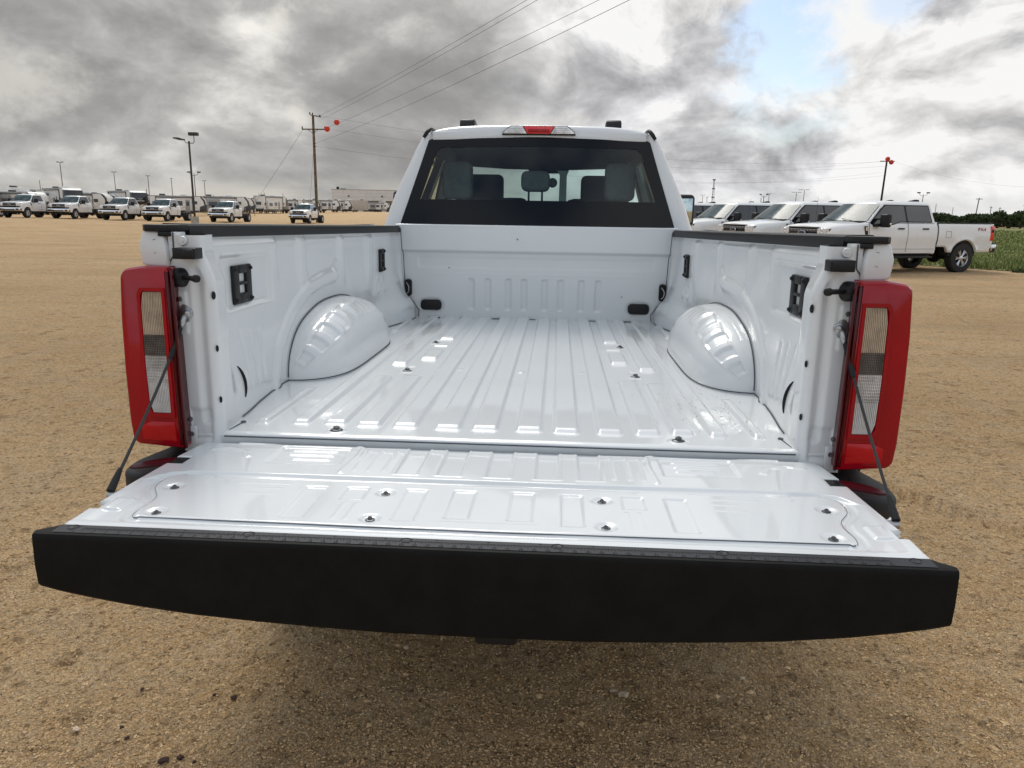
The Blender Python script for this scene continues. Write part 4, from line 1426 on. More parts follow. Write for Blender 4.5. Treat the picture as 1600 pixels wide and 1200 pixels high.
    # high brake lamp
    def trap(name, x0, x1, x2, x3, z0, z1, y0, y1, m, par, bev=0.002):
        return prism(name, [(x0, z0), (x1, z0), (x2, z1), (x3, z1)], 1, y0, y1, m, par, bev)
    base = prism('high_brake_light', rpoly([(-0.219, 1.066), (0.219, 1.066), (0.206, 1.088), (0.170, 1.1185), (-0.170, 1.1185), (-0.206, 1.088)], 0.008, 3), 1, 2.672, 2.72, FRIT, root, 0.002)
    trap('red_lens', -0.066, 0.066, 0.092, -0.092, 1.0735, 1.1155, 2.664, 2.673, LAMPR, base, 0.003)
    box('lens_rib', (-0.062, 2.6625, 1.080), (0.062, 2.6645, 1.099), RED, base, 0.001)
    for s in (-1, 1):
        prism('cargo_lamp_lens', [(s * 0.070, 1.0735), (s * 0.212, 1.0735), (s * 0.196, 1.092), (s * 0.163, 1.1155), (s * 0.096, 1.1155)], 1, 2.665, 2.673, FLUTE, base, 0.002)
        for k in range(3):
            box('lens_rib', (min(s * 0.09, s * 0.185), 2.663, 1.080 + k * 0.011), (max(s * 0.09, s * (0.185 - 0.008 * k)), 2.6655, 1.0815 + k * 0.011), RVGR, base)
    # lower body: cab, wings, bonnet
    rows = []
    ysb = np.unique(np.round(np.concatenate([np.linspace(2.80, 6.02, 40), np.linspace(4.62, 5.78, 50)]), 3))
    for y in ysb:
        zb = -0.40
        dy = abs(y - 5.2)
        if dy < 0.53:
            zb = max(zb, -0.51 + math.sqrt(0.53 ** 2 - dy ** 2))
        hood = sm(4.55, 4.75, y)
        zt = 0.52 * (1 - hood) + (0.47 - 0.09 * max(0, y - 4.7)) * hood
        nose = 0.12 * max(0, (y - 5.75) / 0.27) ** 2
        xm = 1.0 - nose
        row = [(0.95 * xm, y, zb)]
        for t in (0.12, 0.3, 0.5, 0.7, 0.85):
            z = zb + (zt - 0.06 - zb) * t
            row.append((xm * float(np.interp(z, [-0.4, 0.0, 0.3, 0.5], [0.985, 1.0, 0.985, 0.955])), y, z))
        row.append((xm * 0.93, y, zt - 0.05))
        row.append((xm * 0.90, y, zt - 0.008))
        if hood > 0.5:
            row += [(xm * 0.6, y, zt + 0.015), (0.0, y, zt + 0.03)]
        else:
            row += [(xm * 0.895, y, zt - 0.03), (xm * 0.89, y, zt - 0.08)]
        rows.append(row)
    P = np.array(rows)
    for s in (-1, 1):
        Q = P.copy()
        Q[..., 0] *= s
        grid_obj('front_body_half', Q, PAINT, root, flip=s < 0)
    grille = box('grille', (-0.82, 6.0, -0.20), (0.82, 6.06, 0.33), PLAS, root, 0.03)
    for k in range(3):
        box('grille_bar', (-0.70, 6.05, -0.08 + 0.14 * k), (0.70, 6.08, -0.02 + 0.14 * k), CHROME, grille, 0.01)
    box('front_bumper', (-0.97, 5.98, -0.50), (0.97, 6.18, -0.24), CHROME, root, 0.05, 3)
    box('floor_pan', (-0.85, 2.62, -0.40), (0.85, 4.75, -0.33), DARKIN, root)
    box('firewall', (-0.85, 4.70, -0.33), (0.85, 4.78, 0.46), DARKIN, root)
    # side glass, pillars, roof rail on both sides
    def sp(y, h, s, off=0.0):      # point on the side plane, h 0 belt .. 1 roof rail
        return (s * (0.925 - 0.215 * h + off), y, 0.53 + 0.535 * h)
    for s in (-1, 1):
        def strip(name, pts, m, th=0.03):
            V = [sp(y, h, s) for y, h in pts] + [sp(y, h, s, -th) for y, h in pts]
            n = len(pts)
            F = [tuple(range(n)), tuple(range(n, 2 * n))[::-1]] + [(i, (i + 1) % n, n + (i + 1) % n, n + i) for i in range(n)]
            return mesh_obj(name, V, F, m, root)
        strip('roof_rail', [(2.98, 0.86), (4.12, 0.86), (4.20, 1.0), (2.98, 1.0)], PAINT)
        strip('centre_pillar', [(3.62, 0.001), (3.76, 0.001), (3.76, 0.859), (3.65, 0.859)], PLAS)
        strip('windscreen_pillar', [(4.60, -0.02), (4.74, -0.02), (4.20, 1.0), (4.125, 0.86)], PAINT, 0.04)
        strip('side_glass', [(3.02, 0.0), (3.62, 0.0), (3.65, 0.859), (3.02, 0.859)], GLASS, 0.004)
        strip('side_glass', [(3.76, 0.0), (4.60, 0.0), (4.12, 0.859), (3.76, 0.859)], GLASS2, 0.004)
        def liner(name, pts):
            V = [sp(y, h, s, -0.042) for y, h in pts] + [sp(y, h, s, -0.055) for y, h in pts]
            n = len(pts)
            F = [tuple(range(n)), tuple(range(n, 2 * n))[::-1]] + [(i, (i + 1) % n, n + (i + 1) % n, n + i) for i in range(n)]
            return mesh_obj(name, V, F, DARKIN, root)
        liner('rail_trim', [(2.80, 0.85), (4.13, 0.85), (4.20, 1.0), (2.80, 1.0)])
        liner('pillar_trim', [(2.66, -0.1), (3.04, -0.1), (3.04, 0.90), (2.80, 0.98), (2.72, 0.9)])
        liner('pillar_trim', [(4.55, -0.02), (4.74, -0.02), (4.20, 1.0), (4.09, 0.85)])
        # door mirror
        mb = box('door_mirror', (s * 1.085 - 0.085, 4.03, 0.545), (s * 1.085 + 0.085, 4.15, 0.785), PLAS, root, 0.035, 4)
        box('mirror_glass', (s * 1.085 - 0.065, 4.024, 0.575), (s * 1.085 + 0.065, 4.0305, 0.755), GLASSM, mb, 0.01)
        box('mirror_arm', (min(s * 0.90, s * 1.03), 4.08, 0.58), (max(s * 0.90, s * 1.03), 4.13, 0.63), PLAS, mb, 0.01)
        box('door_trim', (min(s * 0.84, s * 0.88), 2.9, -0.3), (max(s * 0.84, s * 0.88), 4.6, 0.50), DARKIN, root, 0.01)
    # windscreen
    V = [(-0.80, 4.76, 0.49), (0.80, 4.76, 0.49), (0.69, 4.20, 1.068), (-0.69, 4.20, 1.068), (0, 4.84, 0.50), (0, 4.25, 1.095)]
    mesh_obj('windscreen', V, [(0, 4, 5, 3), (4, 1, 2, 5)], GLASS2, root)
    rows = []
    for y in np.linspace(2.74, 4.20, 12):
        rows.append([(x, y, 1.085 + 0.012 * sm(2.8, 3.4, y) - 0.03 * (x / 0.66) ** 4 - 0.07 * sm(3.95, 4.2, y)) for x in np.linspace(-0.66, 0.66, 14)])
    grid_obj('headliner', np.array(rows), LINER, root, flip=True)
    # header trim shaping the view through the cab
    prism('windscreen_header', [(-0.66, 1.07), (-0.66, 0.985), (-0.46, 0.975), (-0.30, 0.965), (-0.12, 0.962), (-0.09, 0.935), (0.17, 0.935), (0.20, 0.962), (0.36, 0.968), (0.52, 0.975), (0.66, 0.985), (0.66, 1.07)], 1, 4.16, 4.22, DARKIN, root)
    # interior
    dash = box('dashboard', (-0.80, 4.36, 0.30), (0.80, 4.74, 0.565), DARKIN, root, 0.06, 3)
    bench = box('rear_bench', (-0.72, 2.78, -0.05), (0.72, 3.0, 0.665), SEATC, root, 0.06, 3)
    box('bench_cushion', (-0.72, 2.95, -0.05), (0.72, 3.45, 0.14), SEATC, bench, 0.05, 3)

    def headrest(name, xc, y, w, z0, z1, th, m, par, posts=True, zbase=0.6):
        pts = rpoly([(xc - w / 2, z0), (xc + w / 2, z0), (xc + w / 2, z1), (xc - w / 2, z1)], 0.045, 5)
        h = prism(name, pts, 1, y - th / 2, y + th / 2, m, par, 0.022, 3)
        if posts:
            for d in (-0.042, 0.042):
                cyl('headrest_post', (xc + d, y, zbase), (xc + d, y, z0 + 0.01), 0.0065, CHROME, h, seg=8)
        return h
    headrest('rear_headrest', -0.512, 2.94, 0.185, 0.700, 0.930, 0.12, SEATC, bench)
    headrest('rear_headrest', 0.505, 2.94, 0.185, 0.700, 0.930, 0.12, SEATC, bench)
    headrest('rear_headrest', -0.020, 2.94, 0.180, 0.752, 0.878, 0.11, SEATC, bench)
    for s in (-1, 1):
        fs = box('front_seat', (s * 0.42 - 0.26, 3.74, 0.0), (s * 0.42 + 0.26, 3.92, 0.735), DARKIN, root, 0.08, 3)
        headrest('front_headrest', s * 0.425, 3.90, 0.27, 0.70, 0.905, 0.10, DARKIN, fs, False)
    box('centre_console', (-0.30, 3.72, 0.2), (-0.10, 3.95, 0.735), DARKIN, root, 0.05, 3)
    # centre seat belt and overhead fitting
    belt = prism('centre_seat_belt', [(0.128, 0.60), (0.178, 0.60), (0.176, 0.862), (0.190, 0.892), (0.116, 0.892), (0.130, 0.862)], 1, 3.10, 3.106, mat('belt webbing', (0.55, 0.60, 0.58), 0.8), root)
    lathe('belt_button', [(0, 0.004), (0.030, 0.004), (0.031, 0)], (0.085, 3.094, 0.815), (0, -1, 0), SEATC, belt, 20)
    for x, z in ((-0.43, 0.965), (0.44, 0.965)):
        tube('coat_hook', [(x - 0.012, 2.80, z + 0.01), (x + 0.008, 2.79, z + 0.008), (x + 0.010, 2.79, z - 0.006), (x - 0.004, 2.79, z - 0.010)], 0.002, LINER, root, 5)
    for ch in list(bpy.data.objects):
        if ch.parent == root:
            ch.location.z += ZF
    return root


def make_wheel(parent, c, s, R, W, rim=True, name='wheel', simple=False):
    """tyre with a spoked alloy rim; s is the outboard side (+1/-1 along x)"""
    c = Vector(c)
    prof = [(R * 0.60, -W / 2), (R * 0.80, -W / 2), (R * 0.95, -W * 0.46), (R * 0.995, -W * 0.36), (R, -W * 0.15), (R, W * 0.15), (R * 0.995, W * 0.36), (R * 0.95, W * 0.46), (R * 0.80, W / 2), (R * 0.60, W / 2), (R * 0.58, W * 0.42)]
    bm = bmesh.new()
    add_lathe(bm, prof, c, (s, 0, 0), 28 if not simple else 18)
    if not simple:
        for k in range(36):
            a = 2 * math.pi * k / 36
            for side in (-1, 1):
                p = c + Vector((side * W * 0.22, math.cos(a) * (R + 0.001), math.sin(a) * (R + 0.001)))
                rot = Matrix.Rotation(a, 3, 'X')
                add_box(bm, p - Vector((W * 0.17, 0.012, 0.010)), p + Vector((W * 0.17, 0.012, 0.010)), rot=Matrix.Rotation(a + math.pi / 2, 3, 'X'))
    w = bm_obj(name, bm, RUBBER, parent, smooth=True, angle=35)
    if rim:
        bm = bmesh.new()
        add_lathe(bm, [(R * 0.60, W * 0.40), (R * 0.575, W * 0.44), (R * 0.55, W * 0.38), (R * 0.53, W * 0.05), (0.0, W * 0.02)], c, (s, 0, 0), 24)
        n = 6
        for k in range(n):
            a0 = 2 * math.pi * k / n
            for d in (-0.15, 0.15):
                a = a0 + d
                p0 = c + Vector((s * W * 0.30, math.cos(a0) * R * 0.14, math.sin(a0) * R * 0.14))
                p1 = c + Vector((s * W * 0.36, math.cos(a) * R * 0.555, math.sin(a) * R * 0.555))
                add_cyl(bm, p0, p1, R * 0.055, R * 0.05, 6)
        add_lathe(bm, [(R * 0.19, W * 0.2), (R * 0.18, W * 0.36), (R * 0.10, W * 0.42), (0, W * 0.42)], c, (s, 0, 0), 12)
        bm_obj('rim', bm, ALLOY, w, smooth=True, angle=40)
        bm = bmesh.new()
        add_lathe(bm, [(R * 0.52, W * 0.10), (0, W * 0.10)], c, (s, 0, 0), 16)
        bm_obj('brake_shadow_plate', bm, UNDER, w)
    return w


#MAIN
build_main()

# ================================================================== parked trucks


def loft_half(bm, rows, s):
    """rows: list of rings [(x,y,z)...] on one side; mirrored by s"""
    vs = [[bm.verts.new((s * p[0], p[1], p[2])) for p in r] for r in rows]
    for A, B in zip(vs, vs[1:]):
        for j in range(len(A) - 1):
            bm.faces.new((A[j], B[j], B[j + 1], A[j + 1]))


def make_truck(label, group, bed=True, crew=True, loc=(0, 0, 0)):
    """whole truck in its own coordinates: ground z=0, nose towards +y, tail at y=0"""
    t = thing('parked_truck', label, 'pickup truck' if bed else 'chassis truck', loc, 0, group)
    P_ = PAINT_FAR
    Lb = 2.16 if bed else 2.45
    yr = Lb + 0.04
    Lc = 2.52 if crew else 1.85
    yc = yr + Lc
    fw = yc + 0.58
    rw = 1.10 if bed else 0.95
    nose = yc + 1.36
    R = 0.43
    ys = np.unique(np.round(np.concatenate([np.linspace(yr, nose, 40), np.linspace(fw - 0.6, fw + 0.6, 30)]), 3))

    def xat(z):
        return float(np.interp(z, [0.45, 0.62, 0.86, 0.93, 1.15, 1.36, 1.46], [0.93, 0.975, 0.985, 1.005, 1.005, 0.975, 0.93]))
    rows = []
    for y in ys:
        zb = 0.58
        dy = abs(y - fw)
        if dy < 0.53:
            zb = max(zb, 0.42 + math.sqrt(0.53 ** 2 - dy ** 2))
        hood = float(sm(yc - 0.06, yc + 0.10, y))
        zt = 1.43 * (1 - hood) + (1.42 - 0.085 * (y - yc)) * hood
        ns = max(0.0, (y - nose + 0.30) / 0.30)
        xm = 1.0 - 0.10 * ns ** 2
        zt -= 0.05 * ns ** 2
        row = [(0.88 * xm, y, zb)]
        for tt in (0.0, 0.1, 0.22, 0.35, 0.5, 0.65, 0.8, 0.92):
            z = zb + (zt - 0.07 - zb) * tt
            fl = 0.022 * max(0, 1 - abs(dy - 0.53) / 0.10) * max(0, 1 - tt * 4) + 0.02 * (dy < 0.53) * max(0, 1 - tt * 4)
            row.append((xm * (xat(z) + fl), y, z))
        row.append((xm * 0.955, y, zt - 0.05))
        row.append((xm * 0.92, y, zt - 0.012))
        row.append((xm * 0.86, y, zt))
        row.append((xm * 0.55, y, zt + 0.035 * hood))
        row.append((0, y, zt + 0.05 * hood))
        rows.append(row)
    bm = bmesh.new()
    for s in (-1, 1):
        loft_half(bm, rows, s)
    bmesh.ops.remove_doubles(bm, verts=bm.verts, dist=0.0005)
    body = bm_obj('body', bm, P_, t, smooth=True, angle=38)
    box('rear_cab_wall', (-0.93, yr - 0.012, 0.55), (0.93, yr + 0.02, 1.45), P_, body, 0.01)
    # greenhouse
    yR, yF = yr + 0.05, yc - 0.66

    def S(y, h, off=0.0):
        return (0.935 - 0.205 * h + off, y, 1.425 + 0.55 * h)
    rows = []
    for k, h in enumerate((0.0, 0.25, 0.5, 0.75, 0.92)):
        x = S(0, h)[0]
        yb = yr + 0.02 + 0.10 * h
        yf = (yc + 0.03) + (yF - yc - 0.03) * h
        rr = 0.05
        z = S(0, h)[2]
        rows.append([(0, yb - 0.02, z), (x - 0.12, yb - 0.01, z), (x - 0.02, yb + 0.03, z), (x, yb + 0.14, z), (x, yf - 0.16, z), (x - 0.03, yf - 0.03, z), (x - 0.30, yf + 0.05, z), (0, yf + 0.09, z)])
    x = 0.70
    rows.append([(0, yR + 0.10, 1.99), (x - 0.10, yR + 0.11, 1.985), (x - 0.02, yR + 0.14, 1.98), (x, yR + 0.2, 1.98), (x, yF - 0.10, 1.98), (x - 0.05, yF - 0.02, 1.98), (x - 0.30, yF + 0.04, 1.985), (0, yF + 0.07, 1.99)])
    rows.append([(0, yR + 0.25, 2.045), (0.40, yR + 0.25, 2.04), (0.60, yR + 0.27, 2.02), (0.62, yR + 0.35, 2.02), (0.62, yF - 0.2, 2.01), (0.58, yF - 0.15, 2.01), (0.3, yF - 0.12, 2.03), (0, yF - 0.1, 2.035)])
    bm = bmesh.new()
    for s in (-1, 1):
        loft_half(bm, rows, s)
        top = [bm.verts.new((s * p[0], p[1], p[2])) for p in rows[-1]]
        bm.faces.new(top)
    bmesh.ops.remove_doubles(bm, verts=bm.verts, dist=0.0005)
    cabn = bm_obj('cab_roof', bm, P_, t, smooth=True, angle=42)

    def side_pane(name, pts, m, off, s, par, r=0.05):
        q = rpoly(pts, r, 3)
        V = [(s * S(y, h, off)[0], y, S(y, h)[2]) for y, h in q]
        V2 = [(s * (S(y, h, off)[0] - 0.02), y, S(y, h)[2]) for y, h in q]
        n = len(q)
        F = [tuple(range(n))] + [(i, (i + 1) % n, n + (i + 1) % n, n + i) for i in range(n)]
        return mesh_obj(name, V + V2, F, m, par)
    yb = yr + 1.10 if crew else yr + 0.62
    for s in (-1, 1):
        # dark surround, then panes 4 mm proud of it
        sur = side_pane('window_surround', [(yr + 0.17, 0.02), (yb + 0.30, 0.02), (yb + 0.55, -0.12), (yc - 0.12, -0.12), (yc - 0.06, -0.02), (yF + 0.0, 0.90), (yr + 0.22, 0.90)], FRIT, 0.004, s, t)
        side_pane('rear_door_window', [(yr + 0.21, 0.07), (yb - 0.02, 0.07), (yb - 0.02, 0.85), (yr + 0.25, 0.85)], FARG, 0.008, s, sur)
        side_pane('front_door_window', [(yb + 0.05, 0.07), (yb + 0.30, 0.06), (yb + 0.55, -0.07), (yc - 0.16, -0.07), (yc - 0.12, 0.02), (yF - 0.04, 0.85), (yb + 0.05, 0.85)], FARG, 0.008, s, sur)
        # door seams
        for yy in (yb, yc - 0.02):
            pts = [(s * (xat(z) + 0.0015), yy + 0.0 * z, z) for z in np.linspace(0.62, 1.46, 10)]
            tube('door_seam', pts, 0.006, SEAL, body, 4)
        tube('sill_crease', [(s * (xat(0.70) + 0.002), y, 0.70) for y in np.linspace(yr + 0.05, yc - 0.02, 4)], 0.005, SEAL, body, 4)
        for yy in ((yb - 0.75, yb + 0.16) if crew else (yb + 0.16,)):
            box('door_handle', (min(s * 0.985, s * 1.025), yy, 1.245), (max(s * 0.985, s * 1.025), yy + 0.22, 1.285), PLAS, body, 0.012)
        # mirror
        mb = box('door_mirror', (min(s * 1.08, s * 1.36), yc - 0.42, 1.30), (max(s * 1.08, s * 1.36), yc - 0.24, 1.66), PLAS, t, 0.05, 3)
        box('mirror_arm', (min(s * 0.93, s * 1.12), yc - 0.36, 1.31), (max(s * 0.93, s * 1.12), yc - 0.14, 1.40), PLAS, mb, 0.02)
        box('mirror_arm', (min(s * 0.90, s * 1.12), yc - 0.36, 1.50), (max(s * 0.90, s * 1.12), yc - 0.22, 1.55), PLAS, mb, 0.02)
        box('mirror_lamp', (min(s * 1.345, s * 1.368), yc - 0.40, 1.36), (max(s * 1.345, s * 1.368), yc - 0.34, 1.42), CHROME, mb, 0.01)
        # wing vent badge
        vb = prism('wing_vent', [(yc + 0.02, 1.06), (yc + 0.06, 1.32), (yc + 0.18, 1.33), (yc + 0.10, 1.03)], 0, s * 1.002, s * 1.016, PLAS, body, 0.003)
        prism('vent_badge', [(yc + 0.07, 1.20), (yc + 0.08, 1.30), (yc + 0.14, 1.30), (yc + 0.12, 1.20)], 0, s * 1.0165, s * 1.021, CHROME, vb)
        # lamps
        hl = prism('headlight', [(s * 0.60, 0.99), (s * 0.90, 1.00), (s * 0.925, 1.245), (s * 0.62, 1.26), (s * 0.57, 1.18)], 1, nose - 0.22, nose + 0.045, FLUTE, t, 0.02)
        for k in range(3):
            lathe('lamp_lens', [(0, 0.03), (0.035, 0.02), (0.05, 0)], (s * 0.75, nose + 0.045, 1.05 + 0.075 * k), (0, 1, 0), CHROME, hl, 12)
        prism('headlight_surround', [(s * 0.555, 0.94), (s * 0.935, 0.95), (s * 0.935, 0.98), (s * 0.575, 0.98)], 1, nose - 0.18, nose + 0.05, PLAS, hl, 0.005)
        # tow hooks
        box('tow_hook', (s * 0.46 - 0.02, nose + 0.12, 0.56), (s * 0.46 + 0.02, nose + 0.27, 0.62), UNDER, t, 0.01)
        make_wheel(t, (s * 0.86, fw, R), s, R, 0.27, simple=not bed)
        if bed:
            make_wheel(t, (s * 0.86, rw, R), s, R, 0.27)
        else:
            make_wheel(t, (s * 0.97, rw, R), s, R, 0.24, simple=True)
            make_wheel(t, (s * 0.70, rw, R), s, R, 0.24, rim=False, simple=True)
        box('wheel_arch_liner', (min(s * 0.55, s * 0.90), fw - 0.50, 0.50), (max(s * 0.55, s * 0.90), fw + 0.50, 1.05), UNDER, t)
        if crew and bed:
            box('running_board', (min(s * 0.86, s * 1.02), yr + 0.10, 0.44), (max(s * 0.86, s * 1.02), yc + 0.0, 0.50), PLAS, t, 0.02)
    # windscreen following the slope
    def wpt(u, h, off):
        x = S(0, h)[0] - 0.04
        yf = (yc + 0.03) + (yF - yc - 0.03) * h
        ed = abs(u)
        y = yf + 0.09 - 0.12 * ed ** 2.6 + off
        return (u * (x - 0.015), y, S(0, h)[2] + off * 0.8)
    us, hs = np.linspace(-1, 1, 15), np.linspace(0.03, 0.90, 6)
    P = np.array([[wpt(u, h, 0.028) for h in hs] for u in us])
    ws = grid_obj('windscreen', P, WINDS, t, flip=True)
    box('windscreen_cowl', (-0.80, yc + 0.02, 1.435), (0.80, yc + 0.18, 1.458), PLAS, t, 0.008)
    tube('wiper', [(-0.5, yc + 0.15, 1.465), (-0.05, yc + 0.10, 1.52)], 0.008, UNDER, ws, 5)
    tube('wiper', [(0.15, yc + 0.15, 1.465), (0.6, yc + 0.08, 1.51)], 0.008, UNDER, ws, 5)
    tube('aerial', [(0.84, yc + 0.25, 1.48), (0.86, yc + 0.22, 2.10)], 0.004, UNDER, body, 5)
    for xx in (-0.46, 0.46):
        bm = bmesh.new()
        add_prism(bm, [(yR + 0.25, 2.02), (yR + 0.27, 2.075), (yR + 0.36, 2.085), (yR + 0.62, 2.035)], 0, xx - 0.045, xx + 0.045, 0.01)
        bm_obj('roof_pod', bm, PLAS, cabn, smooth=True, angle=40)
    # front: grille, bumper
    g_ = prism('grille', [(-0.62, 0.94), (0.62, 0.94), (0.60, 1.245), (0.50, 1.272), (-0.50, 1.272), (-0.60, 1.245)], 1, nose - 0.1, nose + 0.02, FRIT, t, 0.01)
    for z0, w, m in ((1.165, 0.59, RVGR), (1.015, 0.59, RVGR)):
        box('grille_bar', (-w, nose + 0.02, z0), (w, nose + 0.05, z0 + 0.055), m, g_, 0.012)
    for k in range(9):
        box('grille_slot', (-0.53 + k * 0.13 - 0.042, nose + 0.0505, 1.178), (-0.53 + k * 0.13 + 0.042, nose + 0.054, 1.207), UNDER, g_)
    for s in (-1, 1):
        box('grille_bar', (min(s * 0.585, s * 0.62), nose + 0.02, 0.96), (max(s * 0.585, s * 0.62), nose + 0.048, 1.25), CHROME, g_, 0.01)
    box('grille_bar', (-0.60, nose - 0.02, 1.275), (0.60, nose + 0.035, 1.295), P_, g_, 0.01)
    em = [(0.155 * math.cos(a), 1.12 + 0.062 * math.sin(a)) for a in np.linspace(0, 2 * math.pi, 24, endpoint=False)]
    e_ = prism('oval_badge', em, 1, nose + 0.05, nose + 0.075, CHROME, g_, 0.005)
    em = [(0.13 * math.cos(a), 1.12 + 0.045 * math.sin(a)) for a in np.linspace(0, 2 * math.pi, 24, endpoint=False)]
    prism('badge_field', em, 1, nose + 0.0755, nose + 0.078, mat('badge dark blue', (0.01, 0.02, 0.08), 0.3), e_)
    box('nose_panel', (-0.93, nose - 0.25, 0.80), (0.93, nose - 0.06, 1.24), UNDER, t)
    bp = box('front_bumper', (-1.0, nose - 0.12, 0.60), (1.0, nose + 0.20, 0.89), CHROME if not bed else P_, t, 0.06, 3)
    box('bumper_intake', (-0.52, nose + 0.198, 0.66), (0.52, nose + 0.206, 0.75), UNDER, bp)
    for s in (-1, 1):
        box('fog_recess', (s * 0.76 - 0.13, nose + 0.197, 0.67), (s * 0.76 + 0.13, nose + 0.206, 0.79), UNDER, bp, 0.003)
    box('air_dam', (-0.88, nose - 0.12, 0.44), (0.88, nose + 0.06, 0.65), PLAS, t, 0.03)
    # underneath
    for s in (-1, 1):
        box('frame_rail', (s * 0.43 - 0.04, 0.15 if not bed else 0.05, 0.62), (s * 0.43 + 0.04, nose, 0.84), UNDER, t)
    box('underbody', (-0.80, yr, 0.46), (0.80, yc + 0.1, 0.60), UNDER, t)
    cyl('rear_axle', (-0.7, rw, R), (0.7, rw, R), 0.07, UNDER, t, seg=10)
    cyl('front_axle', (-0.7, fw, R), (0.7, fw, R), 0.06, UNDER, t, seg=10)
    lathe('differential', [(0.05, -0.22), (0.17, -0.1), (0.19, 0), (0.17, 0.1), (0.05, 0.2)], (0, rw, R), (0, 1, 0), UNDER, t, 12)
    if not bed:
        for yy in (0.2, 0.9, 1.6, 2.2):
            box('cross_member', (-0.42, yy, 0.70), (0.42, yy + 0.07, 0.80), UNDER, t)
        box('fuel_tank', (-0.35, 0.25, 0.42), (0.35, 0.85, 0.66), UNDER, t, 0.04)
        for s in (-1, 1):
            tube('lamp_loom', [(s * 0.43, 0.3, 0.86), (s * 0.43, 0.3, 1.35), (s * 0.43, 1.0, 1.38), (s * 0.43, 1.6, 0.95)], 0.025, RVGR, t, 6)
    if bed:
        ys = np.unique(np.round(np.concatenate([np.linspace(0.05, Lb, 24), np.linspace(rw - 0.6, rw + 0.6, 36)]), 3))
        for s in (-1, 1):
            rows = []
            for y in ys:
                zb = 0.60
                dy = abs(y - rw)
                if dy < 0.54:
                    zb = max(zb, 0.42 + math.sqrt(0.54 ** 2 - dy ** 2))
                if y > 1.75:
                    zb = 0.60 + 0.16 * float(sm(1.72, 1.80, y))
                row = [(s * 0.90, y, zb)]
                for tt in (0.0, 0.1, 0.22, 0.35, 0.5, 0.65, 0.8, 0.95):
                    z = zb + (1.375 - zb) * tt
                    fl = 0.028 * max(0, 1 - abs(dy - 0.54) / 0.11) * max(0, 1 - tt * 4) + 0.025 * (dy < 0.54) * max(0, 1 - tt * 4)
                    row.append((s * (xat(z) + fl), y, z))
                row += [(s * 0.955, y, 1.405), (s * 0.935, y, 1.42), (s * 0.86, y, 1.42), (s * 0.86, y, 1.0)]
                rows.append(row)
            bs = grid_obj('bedside', np.array(rows), P_, t, flip=s < 0)
            box('bed_rail_cap', (min(s * 0.855, s * 0.955), 0.02, 1.418), (max(s * 0.855, s * 0.955), Lb, 1.445), PLAS, bs, 0.008)
            tube('gap_line', [(s * (xat(z) + 0.001), yr - 0.02, z) for z in np.linspace(0.76, 1.42, 8)], 0.018, SEAL, bs, 5)
            box('wheel_tub', (min(s * 0.55, s * 0.93), rw - 0.52, 0.50), (max(s * 0.55, s * 0.93), rw + 0.52, 0.97), UNDER, bs)
            fd = rpoly([(1.80, 1.02), (2.00, 1.02), (2.00, 1.20), (1.80, 1.20)], 0.02, 2)
            tube('fuel_door_line', [(s * (xat(z) + 0.003), y - 0.13, z) for y, z in fd + fd[:1]], 0.004, SEAL, bs, 4)
            tl = box('tail_light', (min(s * 0.88, s * 1.008), -0.03, 0.93), (max(s * 0.88, s * 1.008), 0.135, 1.36), LAMPR, t, 0.025, 3)
            box('lamp_dark_window', (min(s * 0.95, s * 1.0105), -0.01, 1.17), (max(s * 0.95, s * 1.0105), 0.10, 1.27), REDD, tl, 0.004)
            box('rear_corner', (min(s * 0.86, s * 0.965), -0.01, 1.35), (max(s * 0.86, s * 0.965), 0.14, 1.42), P_, bs, 0.01)
            box('lower_corner', (min(s * 0.86, s * 0.985), 0.0, 0.72), (max(s * 0.86, s * 0.985), 0.14, 0.935), P_, bs, 0.01)
            # bedside lettering, read from outside
            v, f = text_geo('FX4', 0.20)
            for k, (ch, m, col_) in enumerate((('FX4', LAMPR, 0),)):
                V = [(s * (xat(1.26 + b * 0.6) + 0.0095), 0.47 + (-a if s < 0 else a) * 0.95, 1.265 + b * 0.62) for a, b, c in v]
                mesh_obj('bed_lettering_shadow', [(p[0] - s * 0.0015, p[1] + 0.012, p[2] - 0.012) for p in V], f, INK, bs)
                mesh_obj('bed_lettering', V, f, m, bs)
        box('bed_floor', (-0.88, 0.03, 0.90), (0.88, Lb, 0.96), P_, t, 0.005)
        box('tailgate', (-0.86, -0.02, 0.95), (0.86, 0.05, 1.42), P_, t, 0.015)
        box('bed_front_wall', (-0.88, Lb - 0.05, 0.95), (0.88, Lb, 1.42), P_, t, 0.01)
        rb = box('rear_bumper', (-1.0, -0.20, 0.62), (1.0, 0.0, 0.84), CHROME, t, 0.03, 3)
        box('bumper_step', (-0.99, -0.205, 0.842), (0.99, 0.0, 0.862), PLAS, rb, 0.008)
        box('bumper_dark_end', (-1.003, -0.15, 0.60), (1.003, -0.02, 0.72), UNDER, rb, 0.01)
        cyl('exhaust', (0.62, 0.5, 0.55), (0.80, -0.05, 0.52), 0.05, UNDER, t, seg=10)
        cyl('spare_wheel', (0, 0.35, 0.62), (0, 0.35, 0.80), 0.36, UNDER, t, seg=16)
    return t


